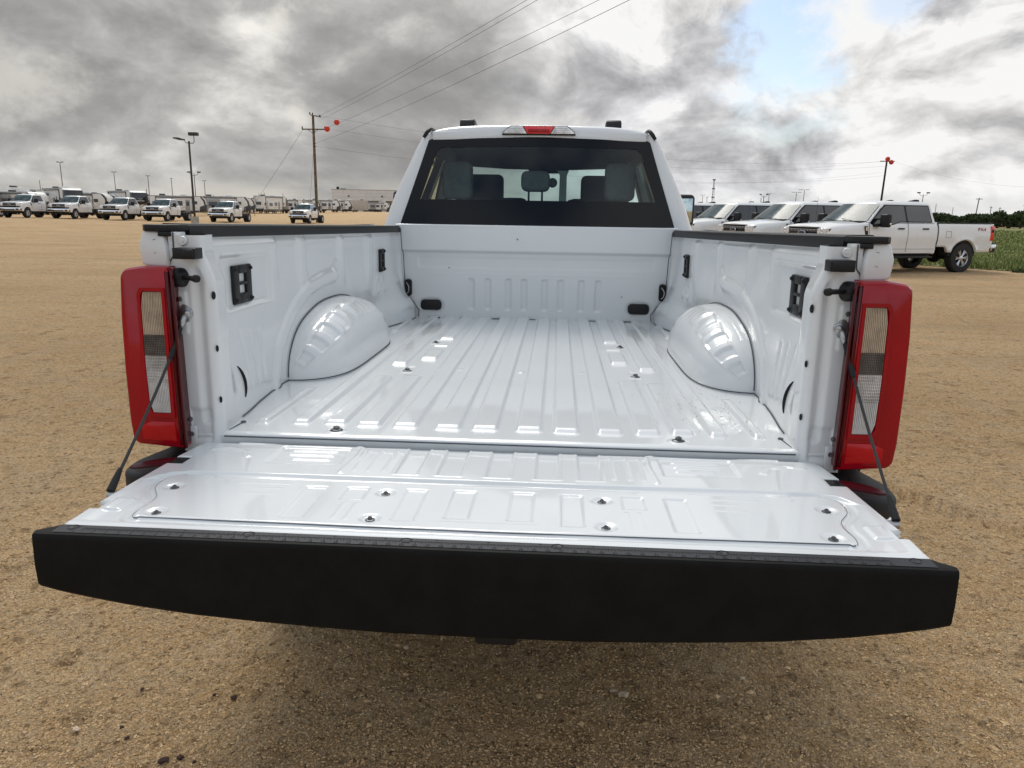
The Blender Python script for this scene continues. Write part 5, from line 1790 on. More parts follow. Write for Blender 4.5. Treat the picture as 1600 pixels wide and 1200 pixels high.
def build_trucks():
    gl = 'white chassis trucks parked in a row on the left'
    t6 = make_truck('white dual rear wheel chassis truck parked alone in front of the wooden utility pole', gl, bed=False, crew=False)
    index_kids()
    Lnose = 2.49 + 1.85 + 0.58
    spots = [(-25.6, 76.2, None), (-31.37, 70.4, 'white chassis truck with bare rear frame parked just right of the black light pole'),
             (-35.72, 66.6, 'white chassis truck parked immediately left of the black light pole and its concrete base'),
             (-39.02, 65.4, 'white cab truck in front of the wide black trailer front, between two matching trucks'),
             (-42.83, 64.1, 'white cab truck in front of the trailer with the rounded black nose cap'),
             (-45.75, 62.0, 'leftmost white cab truck shown whole, in front of long white trailers'),
             (-49.3, 59.4, 'white truck cut off by the left edge of the photo, only its side showing')]
    for i, (x, y, lab) in enumerate(spots):
        cx = x - 0.86
        o = t6 if i == 0 else dup(t6, (0, 0, 0), 0, lab)
        o.rotation_euler = (0, 0, math.pi)
        o.location = (cx, y + Lnose, float(gz(cx, y)) - 0.01)
    # right-hand row of crew cab pickups
    gr = 'white crew cab pickups parked side by side on the right'
    A = make_truck('nearest white crew cab pickup on the right, with red FX4 lettering on its bed', gr)
    index_kids()
    rn, rf = Vector((12.02, 21.28, 0)), Vector((11.38, 22.79, 0))
    ax = (rf - rn).normalized()                       # across the truck, away from the camera
    fwd = Vector((-ax.y, ax.x, 0))                    # nose points left in the picture
    rot = math.atan2(-fwd.x, fwd.y)
    # near rear wheel centre (left side of the truck) sits at rn
    M3 = Matrix.Rotation(rot, 3, 'Z')
    wl = M3 @ Vector((-0.93, 1.10, 0))
    org = rn - wl + ax * 0.02
    A.rotation_euler = (0, 0, rot)
    A.location = (org.x, org.y, -0.005)
    labs = ['white crew cab pickup parked directly beside the one with FX4 lettering',
            'white crew cab pickup third from the right, mostly behind two matching bonnets',
            'farthest white pickup of the right row, only its windscreen showing beside the black door mirror']
    for k, lab in enumerate(labs):
        d = ax * (3.22 + 3.42 * k) + fwd * (0.02 * k)
        o = dup(A, (org.x + d.x, org.y + d.y, -0.005), rot, lab)


build_trucks()

# ================================================================== trailers beyond the trucks


def make_trailer(kind, label, group, L=8.5, H=3.3):
    """camper: nose towards +x, its doors side facing -y; ground z=0, centred"""
    t = thing('camper_trailer', label, 'camper trailer', (0, 0, 0), 0, group)
    W = 1.22
    z0 = 0.62
    body = {'travel': RVW, 'fifth': RVW, 'silver': RVG}[kind]
    hx = L / 2
    if kind == 'travel':
        prof = [(-hx, z0), (hx - 0.5, z0), (hx - 0.12, z0 + 0.5), (hx, z0 + 1.2), (hx - 0.10, H - 0.7), (hx - 0.55, H - 0.18), (hx - 1.0, H), (-hx, H)]
    else:
        prof = [(-hx, z0), (hx - 2.6, z0), (hx - 2.5, z0 + 0.95), (hx - 0.4, z0 + 1.0), (hx - 0.02, z0 + 1.4), (hx, H - 1.1), (hx - 0.35, H - 0.35), (hx - 1.0, H - 0.05), (hx - 1.6, H), (-hx, H)]
    sh = prism('shell', prof, 1, -W, W, body, t, 0.04)
    # dark nose cap and skirt
    if kind == 'travel':
        prism('nose_cap', [(hx - 0.55, z0 - 0.01), (hx - 0.10, z0 + 0.5), (hx + 0.02, z0 + 1.2), (hx - 0.0, z0 + 1.35), (hx - 1.1, z0 + 0.95), (hx - 1.3, z0 - 0.01)], 1, -W - 0.01, W + 0.01, RVD, sh, 0.02)
        prism('nose_stripe', [(hx - 1.1, H - 0.05), (hx - 0.8, H - 0.08), (hx - 0.25, H - 0.75), (hx - 0.15, z0 + 1.3), (hx - 0.4, z0 + 1.2), (hx - 0.55, H - 0.8)], 1, -W - 0.012, -W + 0.01, RVD, sh)
    else:
        capm = RVD if kind == 'fifth' else RVGR
        prism('nose_cap', [(hx - 0.3, z0 + 1.06), (hx + 0.015, z0 + 1.42), (hx + 0.02, H - 1.1), (hx - 0.33, H - 0.32), (hx - 0.75, H - 0.25), (hx - 0.9, z0 + 1.15)], 1, -W - 0.012, W + 0.012, capm, sh, 0.02)
        tube('nose_emblem', [(hx + 0.035, -0.35, z0 + 2.0), (hx + 0.035, 0.0, z0 + 1.9), (hx + 0.035, 0.35, z0 + 2.0)], 0.03, RVW, sh, 5)
        box('nose_lettering', (hx + 0.02, -0.6, z0 + 1.60), (hx + 0.03, 0.6, z0 + 1.70), RVW, sh)
    box('skirt', (-hx + 0.05, -W - 0.012, z0 - 0.02), (hx - (1.3 if kind == 'travel' else 2.7), -W + 0.02, z0 + 0.32), RVD if kind != 'silver' else RVGR, sh)
    tube('roof_edge_trim', [(-hx, -W - 0.01, H - 0.05), (hx - 1.1, -W - 0.01, H - 0.05)], 0.04, RVD, sh, 5)
    tube('roof_edge_trim', [(-hx - 0.01, -W, H - 0.05), (-hx - 0.01, W, H - 0.05)], 0.04, RVD, sh, 5)
    for z in (1.35, 2.2):
        box('side_moulding', (-hx + 0.1, -W - 0.008, z), (hx - 1.4, -W + 0.01, z + 0.03), RVGR, sh)
    # awning, windows, doors
    aw = tube('awning_roll', [(-hx + 0.8, -W - 0.12, H - 0.25), (hx - 2.2, -W - 0.12, H - 0.25)], 0.085, RVD, t, 8)
    for xx in (-hx + 0.85, hx - 2.25):
        box('awning_arm', (xx - 0.03, -W - 0.12, 1.0), (xx + 0.03, -W - 0.02, H - 0.25), RVD, aw)
    for k, (a, b, c, d) in enumerate(((-hx + 0.35, -hx + 1.05, 1.75, 2.35), (-0.6, 0.55, 1.7, 2.45), (hx - 2.1, hx - 1.5, 1.95, 2.45))):
        w = box('window', (a, -W - 0.022, c), (b, -W + 0.01, d), RVD, t, 0.02)
        box('pane', (a + 0.04, -W - 0.027, c + 0.04), (b - 0.04, -W - 0.018, d - 0.04), FARG, w)
    for xx in (1.0,):
        d = box('entry_door', (xx, -W - 0.02, 0.75), (xx + 0.68, -W + 0.01, 2.65), RVGR, t, 0.01)
        box('door_window', (xx + 0.12, -W - 0.026, 1.7), (xx + 0.56, -W - 0.018, 2.35), FARG, d)
    so = box('slide_out', (-hx + 1.4, -W - 0.35, 0.95), (-hx + 3.6, -W + 0.02, 2.75), body if kind != 'travel' else RVGR, t, 0.02)
    box('slide_window', (-hx + 1.8, -W - 0.36, 1.6), (-hx + 3.2, -W - 0.345, 2.35), FARG, so)
    # rear end
    r = box('rear_panel', (-hx - 0.03, -W + 0.05, z0), (-hx + 0.01, W - 0.05, z0 + 0.45), RVD, t, 0.01)
    box('rear_window', (-hx - 0.035, -0.6, 1.9), (-hx + 0.01, 0.6, 2.55), FARG, t, 0.01)
    box('ladder', (-hx - 0.10, 0.72, 0.9), (-hx - 0.05, 0.76, H), RVGR, t)
    box('ladder', (-hx - 0.10, 1.05, 0.9), (-hx - 0.05, 1.09, H), RVGR, t)
    for s in (-1, 1):
        box('rear_lamp', (-hx - 0.04, s * 1.0 - 0.08, 1.1), (-hx, s * 1.0 + 0.08, 1.3), LAMPR, t)
    for xx in (-hx + 1.5, hx * 0.1):
        ac = box('roof_air_conditioner', (xx, -0.35, H - 0.02), (xx + 0.9, 0.35, H + 0.28), RVD if xx < -1 else RVW, t, 0.06)
    box('roof_vent', (0.9, 0.3, H), (1.3, 0.7, H + 0.14), RVW, t, 0.02)
    for yy in (-0.95, 0.95):
        for xx in (-0.9, -0.05):
            make_wheel(t, (xx, yy, 0.36), 1 if yy > 0 else -1, 0.36, 0.22, simple=True, rim=False)
    for o in list(bpy.data.objects):
        pass
    box('axle_beam', (-1.4, -0.8, 0.40), (0.5, 0.8, 0.66), UNDER, t)
    if kind == 'travel':
        tube('tow_tongue', [(hx - 0.4, -0.5, 0.6), (hx + 0.9, 0, 0.52)], 0.06, UNDER, t, 5)
        tube('tow_tongue', [(hx - 0.4, 0.5, 0.6), (hx + 0.9, 0, 0.52)], 0.06, UNDER, t, 5)
        cyl('gas_bottle', (hx + 0.25, -0.15, 0.6), (hx + 0.25, -0.15, 1.1), 0.15, RVW, t, seg=10)
        cyl('jockey_jack', (hx + 0.7, 0, 0.05), (hx + 0.7, 0, 0.9), 0.04, UNDER, t, seg=8)
    else:
        for yy in (-0.8, 0.8):
            box('landing_leg', (hx - 2.7, yy - 0.05, 0.03), (hx - 2.6, yy + 0.05, z0 + 0.1), UNDER, t)
        prism('pin_box', [(hx - 1.7, z0 + 0.95), (hx - 0.9, z0 + 0.95), (hx - 0.9, z0 + 0.55), (hx - 1.1, z0 + 0.5)], 1, -0.2, 0.2, UNDER, t)
    return t


def build_trailers():
    grp = 'camper trailers parked in rows beyond the trucks'
    protos = {}
    for kind, L, H in (('travel', 8.6, 3.3), ('fifth', 10.5, 3.85), ('silver', 9.5, 3.8)):
        protos[kind] = [make_trailer(kind, '', grp, L, H), True]
    index_kids()
    # (kind, picture column, distance, heading in degrees relative to the line of sight, label)
    P = [
        ('fifth', 2, 108, -122, 'black-nosed fifth wheel camper at the far left edge'),
        ('travel', 36, 106, -60, 'white camper behind the leftmost trucks, next to the black-nosed one at the edge'),
        ('travel', 66, 112, -35, 'white camper with a tall flat side left of the rounded black nose cap'),
        ('fifth', 100, 110, -75, 'camper with a rounded black nose cap carrying a white emblem'),
        ('travel', 128, 116, -20, 'white camper just right of the rounded black nose cap'),
        ('travel', 150, 122, -25, 'white camper half hidden behind the second truck from the left edge'),
        ('travel', 170, 126, -30, 'white camper immediately left of the widest black nose'),
        ('fifth', 200, 122, -70, 'camper with the widest black nose, above the third whole truck'),
        ('travel', 228, 128, 95, 'white camper whose plain rear end faces the lot, left of the long awning'),
        ('travel', 279, 120, 4, 'long camper with black awning and black lower nose behind the black light pole'),
        ('travel', 350, 131, 3, 'long white camper with dark slide-out right of the black light pole'),
        ('travel', 385, 170, 84, 'white camper seen from the rear, first of two beside the dark slide-out'),
        ('travel', 401, 175, 84, 'white camper seen from the rear, second of two beside the dark slide-out'),
        ('fifth', 424, 172, 60, 'white camper at an angle left of the lone truck by the utility pole'),
        ('travel', 450, 180, 30, 'white camper just left of the lone truck by the utility pole'),
        ('travel', 474, 190, 12, 'white camper directly behind the lone truck by the utility pole'),
        ('travel', 506, 200, 8, 'white camper right of the wooden utility pole'),
        ('travel', 526, 215, 10, 'white camper with two windows in front of the left corner of the pale building'),
        ('silver', 552, 235, 176, 'greige fifth wheel camper standing before the dark bays of the pale building'),
        ('travel', 590, 262, 6, 'small white camper in front of the right bay of the pale building'),
        ('fifth', 20, 122, 20, 'camper roof rising behind the far left row'),
        ('travel', 52, 126, 15, 'camper roof visible between the left light poles'),
        ('travel', 84, 128, -12, 'camper roof left of the tallest thin light pole'),
        ('travel', 142, 138, 10, 'camper roof behind the second truck row'),
        ('travel', 250, 142, 5, 'camper roof with black air conditioner behind the long awning'),
        ('travel', 300, 150, 8, 'camper roof just right of the black light pole'),
        ('travel', 365, 160, 20, 'camper roof behind the dark slide-out'),
        ('travel', 412, 200, 12, 'camper roof in the distant row left of the guy wire'),
        ('travel', 440, 205, 10, 'camper roof in the distant row near the guy wire'),
        ('travel', 490, 215, 5, 'camper roof behind the wooden utility pole'),
        ('fifth', 540, 248, 10, 'dark-trimmed camper behind the greige fifth wheel'),
    ]
    for kind, px, d, h, lab in P:
        pr = protos[kind]
        p = at(px, d)
        los = math.atan2(p.y - CAM.y, p.x - CAM.x)
        # heading 0 = nose to the right of the picture, broadside on
        rot = los - math.pi / 2 + math.radians(h)
        loc = (p.x, p.y, float(gz(p.x, p.y)) - 0.01)
        if pr[1]:
            o = pr[0]
            pr[1] = False
            o.location = loc
            o.rotation_euler = (0, 0, rot)
            o['label'] = lab
        else:
            o = dup(pr[0], loc, rot, lab)
        s = 1.0 if px % 3 else 0.96
        o.scale = (s, s, s)


build_trailers()


def build_building():
    p = at(519, 292)
    q = at(700, 296)
    ang = math.atan2(q.y - p.y, q.x - p.x)
    t = thing('service_building', 'long pale flat-roofed building with dark open bays behind the campers', 'building', (p.x, p.y, 0.45), ang)
    L = (q - p).length
    H = 8.2
    # front wall faces -y locally: piers, header and recessed bays
    hd = box('wall', (0, 0, 4.2), (L, 18, H), BLDW, t)
    box('side_wall', (0, 0.5, 0), (0.4, 18, 4.2), BLDW, t)
    box('back_wall', (0, 17.6, 0), (L, 18, 4.2), BLDW, t)
    box('bay_interior', (0.4, 3.0, 0), (L, 3.3, 4.2), BLDD, t)
    x = 0.0
    for w, gap in ((3.0, 7.0), (1.6, 7.5), (1.6, 7.5), (1.6, 7.5), (1.6, 7.5), (1.6, 7.5)):
        if x + w > L:
            break
        box('pier', (x, -0.02, 0), (x + w, 3.0, 4.2), BLDW, t)
        if x + w + gap < L:
            d = box('bay_door', (x + w, 2.6, 3.2), (x + w + gap, 2.7, 4.2), RVGR, t)
            for k in range(3):
                box('door_rib', (x + w, 2.56, 3.3 + 0.3 * k), (x + w + gap, 2.6, 3.34 + 0.3 * k), RVG, d)
        x += w + gap
    box('roof_coping', (-0.1, -0.1, H), (L + 0.1, 18.1, H + 0.18), RVGR, t)
    for z in (5.6, 6.9):
        box('wall_joint', (0, -0.02, z), (L, 0.0, z + 0.06), RVG, hd)
    for x in (6.2, 19.0, 32.0, 44.0):
        if x < L:
            box('wall_lamp', (x, -0.35, 5.7), (x + 0.6, 0, 6.1), UNDER, t, 0.05)
    u = box('rooftop_unit', (1.5, 3, H + 0.18), (2.4, 4.5, H + 1.2), UNDER, t, 0.05)
    box('rooftop_unit', (3.0, 3, H + 0.18), (5.0, 4.5, H + 0.7), RVGR, t, 0.05)


build_building()


# ================================================================== poles, wires, tower


def light_pole(px, d, H, label, heads, r=0.09, m=GALV, lean=0.0, base=True, hw=0.55, yaw=0.0, z0=None):
    p = at(px, d)
    z = float(gz(p.x, p.y)) if z0 is None else z0
    t = thing('light_pole', label, 'light pole', (p.x, p.y, z), yaw, 'lot light poles')
    t.rotation_euler = (0, lean, yaw)
    cyl('pole', (0, 0, 0.0), (0, 0, H), r, m, t, r1=r * 0.7, seg=10)
    if base:
        cyl('pole_base', (0, 0, 0), (0, 0, 0.6), 0.28, CONC, t, seg=12)
    if heads == 'T':
        box('crossbar', (-hw * 1.5, -0.04, H - 0.05), (hw * 1.5, 0.04, H + 0.03), m, t)
        for x in (-1.5, -0.75, 0.75, 1.5) if hw > 0.8 else (-1.3, 1.3):
            box('lamp_head', (x * hw - 0.16, -0.25, H + 0.02), (x * hw + 0.16, 0.25, H + 0.16), m, t, 0.02)
    elif heads == 'Y':
        for s in (-1, 1):
            tube('arm', [(0, 0, H - 0.6), (s * 0.5 * hw * 2, 0, H - 0.25), (s * hw * 1.5, 0, H + 0.25)], 0.05, m, t, 6)
            box('lamp_head', (s * hw * 1.5 - 0.5 * hw, -0.2, H + 0.2), (s * hw * 1.5 + 0.5 * hw, 0.2, H + 0.5), m, t, 0.04)
    elif heads == '1':
        box('lamp_head', (-0.3, -0.25, H), (0.3, 0.25, H + 0.18), m, t, 0.03)
    return t


def build_poles():
    # near black pole on a concrete block
    p = at(303, 59.5)
    t = thing('light_pole', 'tall black light pole with two square floodlights, on a concrete block between the white trucks', 'light pole', (p.x, p.y, 0.15), 0, 'lot light poles')
    cyl('concrete_base', (0, 0, -0.15), (0, 0, 0.62), 0.30, CONC, t, seg=20)
    cyl('pole', (0, 0, 0.62), (0, 0, 6.35), 0.085, POLEM, t, r1=0.07, seg=12)
    tube('arm', [(0, 0, 6.2), (0.35, 0, 6.2), (0.42, 0, 6.3), (0.42, 0, 6.75)], 0.03, POLEM, t, 6)
    tube('arm', [(0, 0, 6.2), (-0.25, 0, 6.22), (-0.45, 0.1, 6.45)], 0.03, POLEM, t, 6)
    h = box('lamp_head', (0.05, -0.2, 6.75), (0.75, 0.2, 7.0), POLEM, t, 0.03)
    for a, b in ((-0.95, 6.5), (-0.62, 6.42)):
        box('lamp_head', (a - 0.18, -0.3, b), (a + 0.20, 0.3, b + 0.10), POLEM, t, 0.02)
    far = [
        (101, 160, 10.0, 'thin light pole with a square head rising above the left campers', 'T', 0.4),
        (183, 200, 9.6, 'thin light pole above the campers between the second and third trucks', 'T', 0.35),
        (235, 230, 9.8, 'taller of the two thin poles left of the black light pole', 'T', 0.3),
        (231, 250, 6.5, 'shorter thin pole just left of its taller twin', 'none', 0.3),
        (66, 260, 9.0, 'faint thin pole far beyond the leftmost trucks', 'none', 0.3),
        (69, 262, 6.5, 'short faint pole beside the faint one beyond the leftmost trucks', 'none', 0.3),
        (271, 240, 9.4, 'thin light pole just left of the black light pole', '1', 0.3),
        (307, 190, 9.2, 'pole with two pairs of floodlights right of the black light pole', 'Y', 0.85),
        (322, 260, 9.6, 'small light pole right of the twin floodlights', 'T', 0.35),
        (335, 300, 5.6, 'tiny distant pole above the dark slide-out camper', 'none', 0.2),
        (406, 300, 6.6, 'tiny distant pole left of the guy wire', 'none', 0.2),
        (414, 300, 6.8, 'tiny distant pole right of the guy wire', 'none', 0.2),
        (443, 300, 6.6, 'tiny distant pole above the camper rows', 'none', 0.2),
        (1096, 335, 9.8, 'T-headed light pole left of the lattice tower', 'T', 0.6),
        (1103, 340, 9.0, 'thin pole between the T-headed pole and the lattice tower', 'T', 0.25),
        (1106, 340, 6.5, 'stub pole just left of the lattice tower', 'none', 0.25),
        (1092, 300, 4.6, 'low twin-headed light left of the lattice tower', 'T', 0.9),
        (1191, 240, 7.6, 'pole with double floodlights above the third pickup roof', 'Y', 0.7),
        (1187, 245, 7.0, 'thin pole touching the double floodlights above the third pickup', 'none', 0.3),
        (1199, 300, 9.8, 'thin T-headed pole right of the double floodlights', 'T', 0.5),
        (1237, 300, 6.4, 'short stub pole left of the two tall T-headed poles', 'none', 0.4),
        (1241, 270, 9.6, 'shorter of the two tall T-headed poles above the second pickup', 'T', 1.05),
        (1253, 262, 10.3, 'taller of the two tall T-headed poles above the second pickup', 'T', 1.1),
        (1438, 200, 7.6, 'twin floodlights on a pole above the roof of the nearest right pickup', 'Y', 0.8),
        (1460, 300, 7.0, 'thin pole above the trees right of the nearest right pickup cab', 'none', 0.3),
        (1487, 320, 6.0, 'faint pole above the trees, between two others', 'none', 0.3),
    ]
    for px, d, H, lab, heads, hw in far:
        light_pole(px, d, H, lab, heads, r=0.11 if d < 220 else 0.14, hw=hw, base=False, m=GALV if heads != 'Y' else POLEM)

    # wooden utility pole with crossarm
    q = at(495, 84)
    up = thing('utility_pole', 'wooden utility pole with a crossarm, standing behind the lone white truck', 'utility pole', (q.x, q.y, 0), 0.0)
    cyl('pole', (0, 0, 0), (0, 0, 11.85), 0.17, WOOD, up, r1=0.13, seg=14)
    box('crossarm', (-1.25, -0.20, 10.30), (1.5, -0.08, 10.43), WOOD, up, 0.01)
    tube('crossarm_brace', [(-0.55, -0.21, 10.30), (0, -0.18, 9.95)], 0.025, UNDER, up, 5)
    tube('crossarm_brace', [(0.55, -0.21, 10.30), (0, -0.18, 9.95)], 0.025, UNDER, up, 5)
    box('top_arm', (-0.30, -0.18, 11.70), (0.95, -0.08, 11.80), WOOD, up, 0.01, rot=Matrix.Rotation(0.18, 3, 'Y'))
    for x, z in ((-1.2, 10.43), (1.3, 10.43), (0.0, 11.85), (-0.3, 11.9), (0.8, 11.65)):
        lathe('insulator', [(0, 0.24), (0.035, 0.24), (0.07, 0.17), (0.05, 0.12), (0.08, 0.06), (0.03, 0)], (x, -0.14, z), (0, 0, 1), UNDER, up, 10)
    for z in (8.6, 8.9):
        cyl('wire_clamp', (0, -0.16, z), (0.22, -0.16, z), 0.04, UNDER, up, seg=6)
    Q = Vector((q.x, q.y, -0.42))
    up.location.z = -0.42

    def wire(name, label, a, b, sag, r=0.012, n=24):
        a, b = Vector(a), Vector(b)
        pts = []
        for k in range(n + 1):
            t_ = k / n
            p_ = a.lerp(b, t_)
            p_.z -= sag * 4 * t_ * (1 - t_)
            pts.append(p_)
        o = tube(name, pts, r, WIRE, None, 5)
        tag(o, label, 'power line', 'overhead wires')
        return o

    def over(px, py, h):
        """where the direction through a picture point reaches height h"""
        d = CR * ((px - 800) / FPX) + CU * ((600 - py) / FPX) + CF
        return CAM + d * ((h - CAM.z) / d.z)
    ends = [((0.8, -0.1, 11.8), (840, -10), 11.2, 'highest of the four wires sweeping up to the right from the utility pole', 0.3),
            ((0.9, -0.1, 11.4), (860, -12), 11.0, 'second highest of the four wires sweeping up from the utility pole', 0.3),
            ((1.45, -0.1, 10.5), (956, -10), 10.4, 'third of the four wires sweeping up from the utility pole', 0.3),
            ((0.2, -0.1, 8.9), (1004, -10), 8.9, 'lowest of the four wires sweeping up from the utility pole', 0.5)]
    for off, pp, h, lab, sag in ends:
        A_ = Q + Vector(off)
        B_ = over(pp[0], pp[1], h)
        B_.z += 2.0 * sag
        dd = (B_ - A_)
        wire('power_line', lab, A_, A_ + dd * 1.9, sag * 2, 0.010)
    w1 = wire('power_line', 'wire from the top of the utility pole passing behind the near truck cab', Q + Vector((0.3, -0.1, 11.85)), at(1379, 138, 11.4), 2.2, 0.009, 40)
    w2 = wire('power_line', 'crossarm wire running right behind the near truck cab', Q + Vector((1.45, -0.1, 10.45)), at(1381, 138, 10.6), 2.2, 0.009, 40)
    wire('power_line', 'lower wire leaving the utility pole at mid height towards the cab', Q + Vector((0.2, -0.1, 8.6)), at(1377, 138, 8.9), 2.4, 0.009, 40)
    # marker balls hang on the wires next to the pole
    for w_, off, nm in ((w1, (2.55, 0.2, 11.15), 0), (w2, (1.55, -0.1, 10.42), 0)):
        bm = bmesh.new()
        bmesh.ops.create_uvsphere(bm, u_segments=20, v_segments=12, radius=0.31)
        for v in bm.verts:
            v.co += Q + Vector(off)
        bm_obj('marker_ball', bm, ORANGE, w_, smooth=True)
    wire('guy_wire', 'long guy wire slanting down left from the utility pole crossarm', Q + Vector((-1.15, -0.1, 10.3)), at(400, 92, 2.2), 0.05, 0.014)
    wire('guy_wire', 'steep guy wire beside the utility pole', Q + Vector((-0.05, 0.1, 9.0)), at(483, 88, 1.0), 0.02, 0.012)

    # right pole with marker balls
    p = at(1373, 138)
    rp = thing('utility_pole', 'leaning dark pole with orange marker balls at its top, above the nearest right pickup', 'utility pole', (p.x, p.y, 0), 0)
    cyl('pole', (0, 0, 0), (0.25, 0, 11.9), 0.20, UNDER, rp, r1=0.15, seg=10)
    box('crossarm', (-0.9, -0.1, 11.3), (1.6, 0.1, 11.45), UNDER, rp)
    for a, b in ((0.25, 11.75), (0.95, 11.2)):
        bm = bmesh.new()
        bmesh.ops.create_uvsphere(bm, u_segments=14, v_segments=8, radius=0.42)
        for v in bm.verts:
            v.co += Vector((a, -0.25, b))
        bm_obj('marker_ball', bm, ORANGE, rp, smooth=True)
    wire('power_line', 'faint wire leaving the right marker-ball pole towards the right edge', (p.x + 1.5, p.y, 11.4), at(1640, 120, 6.5), 1.2, 0.008, 20)
    wire('power_line', 'upper faint wire running left from the right marker-ball pole to the cab', (p.x - 0.5, p.y, 11.4), at(1000, 175, 11.0), 1.0, 0.009, 20)
    wire('power_line', 'lower faint wire running left behind the distant light poles', (p.x - 0.5, p.y, 9.4), at(1000, 175, 8.6), 1.0, 0.009, 20)
    p = at(1523, 250)
    up2 = thing('utility_pole', 'small distant utility pole above the trees by the right edge', 'utility pole', (p.x, p.y, 0), 0)
    cyl('pole', (0, 0, 0), (0.5, 0, 8.2), 0.20, GALV, up2, r1=0.16, seg=8)
    box('crossarm', (-0.5, -0.1, 7.7), (1.6, 0.1, 7.9), GALV, up2)
    for px, d, H in ((1546, 330, 6.8), (1560, 340, 6.6), (1598, 300, 7.4)):
        p = at(px, d)
        t = thing('utility_pole', {1546: 'faint pole just right of the small utility pole above the trees', 1560: 'faint pole midway between the small utility pole and the right edge', 1598: 'faint pole at the very right edge above the trees'}[px], 'utility pole', (p.x, p.y, 0), 0)
        cyl('pole', (0, 0, 0), (0, 0, H), 0.16, GALV, t, seg=6)
        box('crossarm', (-0.7, -0.08, H - 0.6), (0.7, 0.08, H - 0.45), GALV, t)
    # lattice tower
    p = at(1112, 620)
    tw_ = thing('lattice_tower', 'tall thin lattice radio tower on the horizon above the farthest pickups', 'radio tower', (p.x, p.y, 0), 0)
    H = 29.0
    bm = bmesh.new()
    for k in range(3):
        a = 2 * math.pi * k / 3
        add_cyl(bm, (1.7 * math.cos(a), 1.7 * math.sin(a), 0), (0.35 * math.cos(a), 0.35 * math.sin(a), H), 0.16, 0.12, 5)
    bm_obj('tower_legs', bm, GALV, tw_)
    bm = bmesh.new()
    for i in range(14):
        z0, z1 = H * i / 14, H * (i + 1) / 14
        for k in range(3):
            a, b = 2 * math.pi * k / 3, 2 * math.pi * (k + 1) / 3
            r0, r1 = 1.7 - 1.35 * i / 14, 1.7 - 1.35 * (i + 1) / 14
            add_cyl(bm, (r0 * math.cos(a), r0 * math.sin(a), z0), (r1 * math.cos(b), r1 * math.sin(b), z1), 0.07, 0.07, 4)
    bm_obj('tower_bracing', bm, GALV, tw_)
    for z in (14.5, 21.5, 28.5):
        cyl('antenna_ring', (0, 0, z), (0, 0, z + 1.0), 1.3, GALV, tw_, seg=10)


build_poles()


# ================================================================== grass and trees on the right


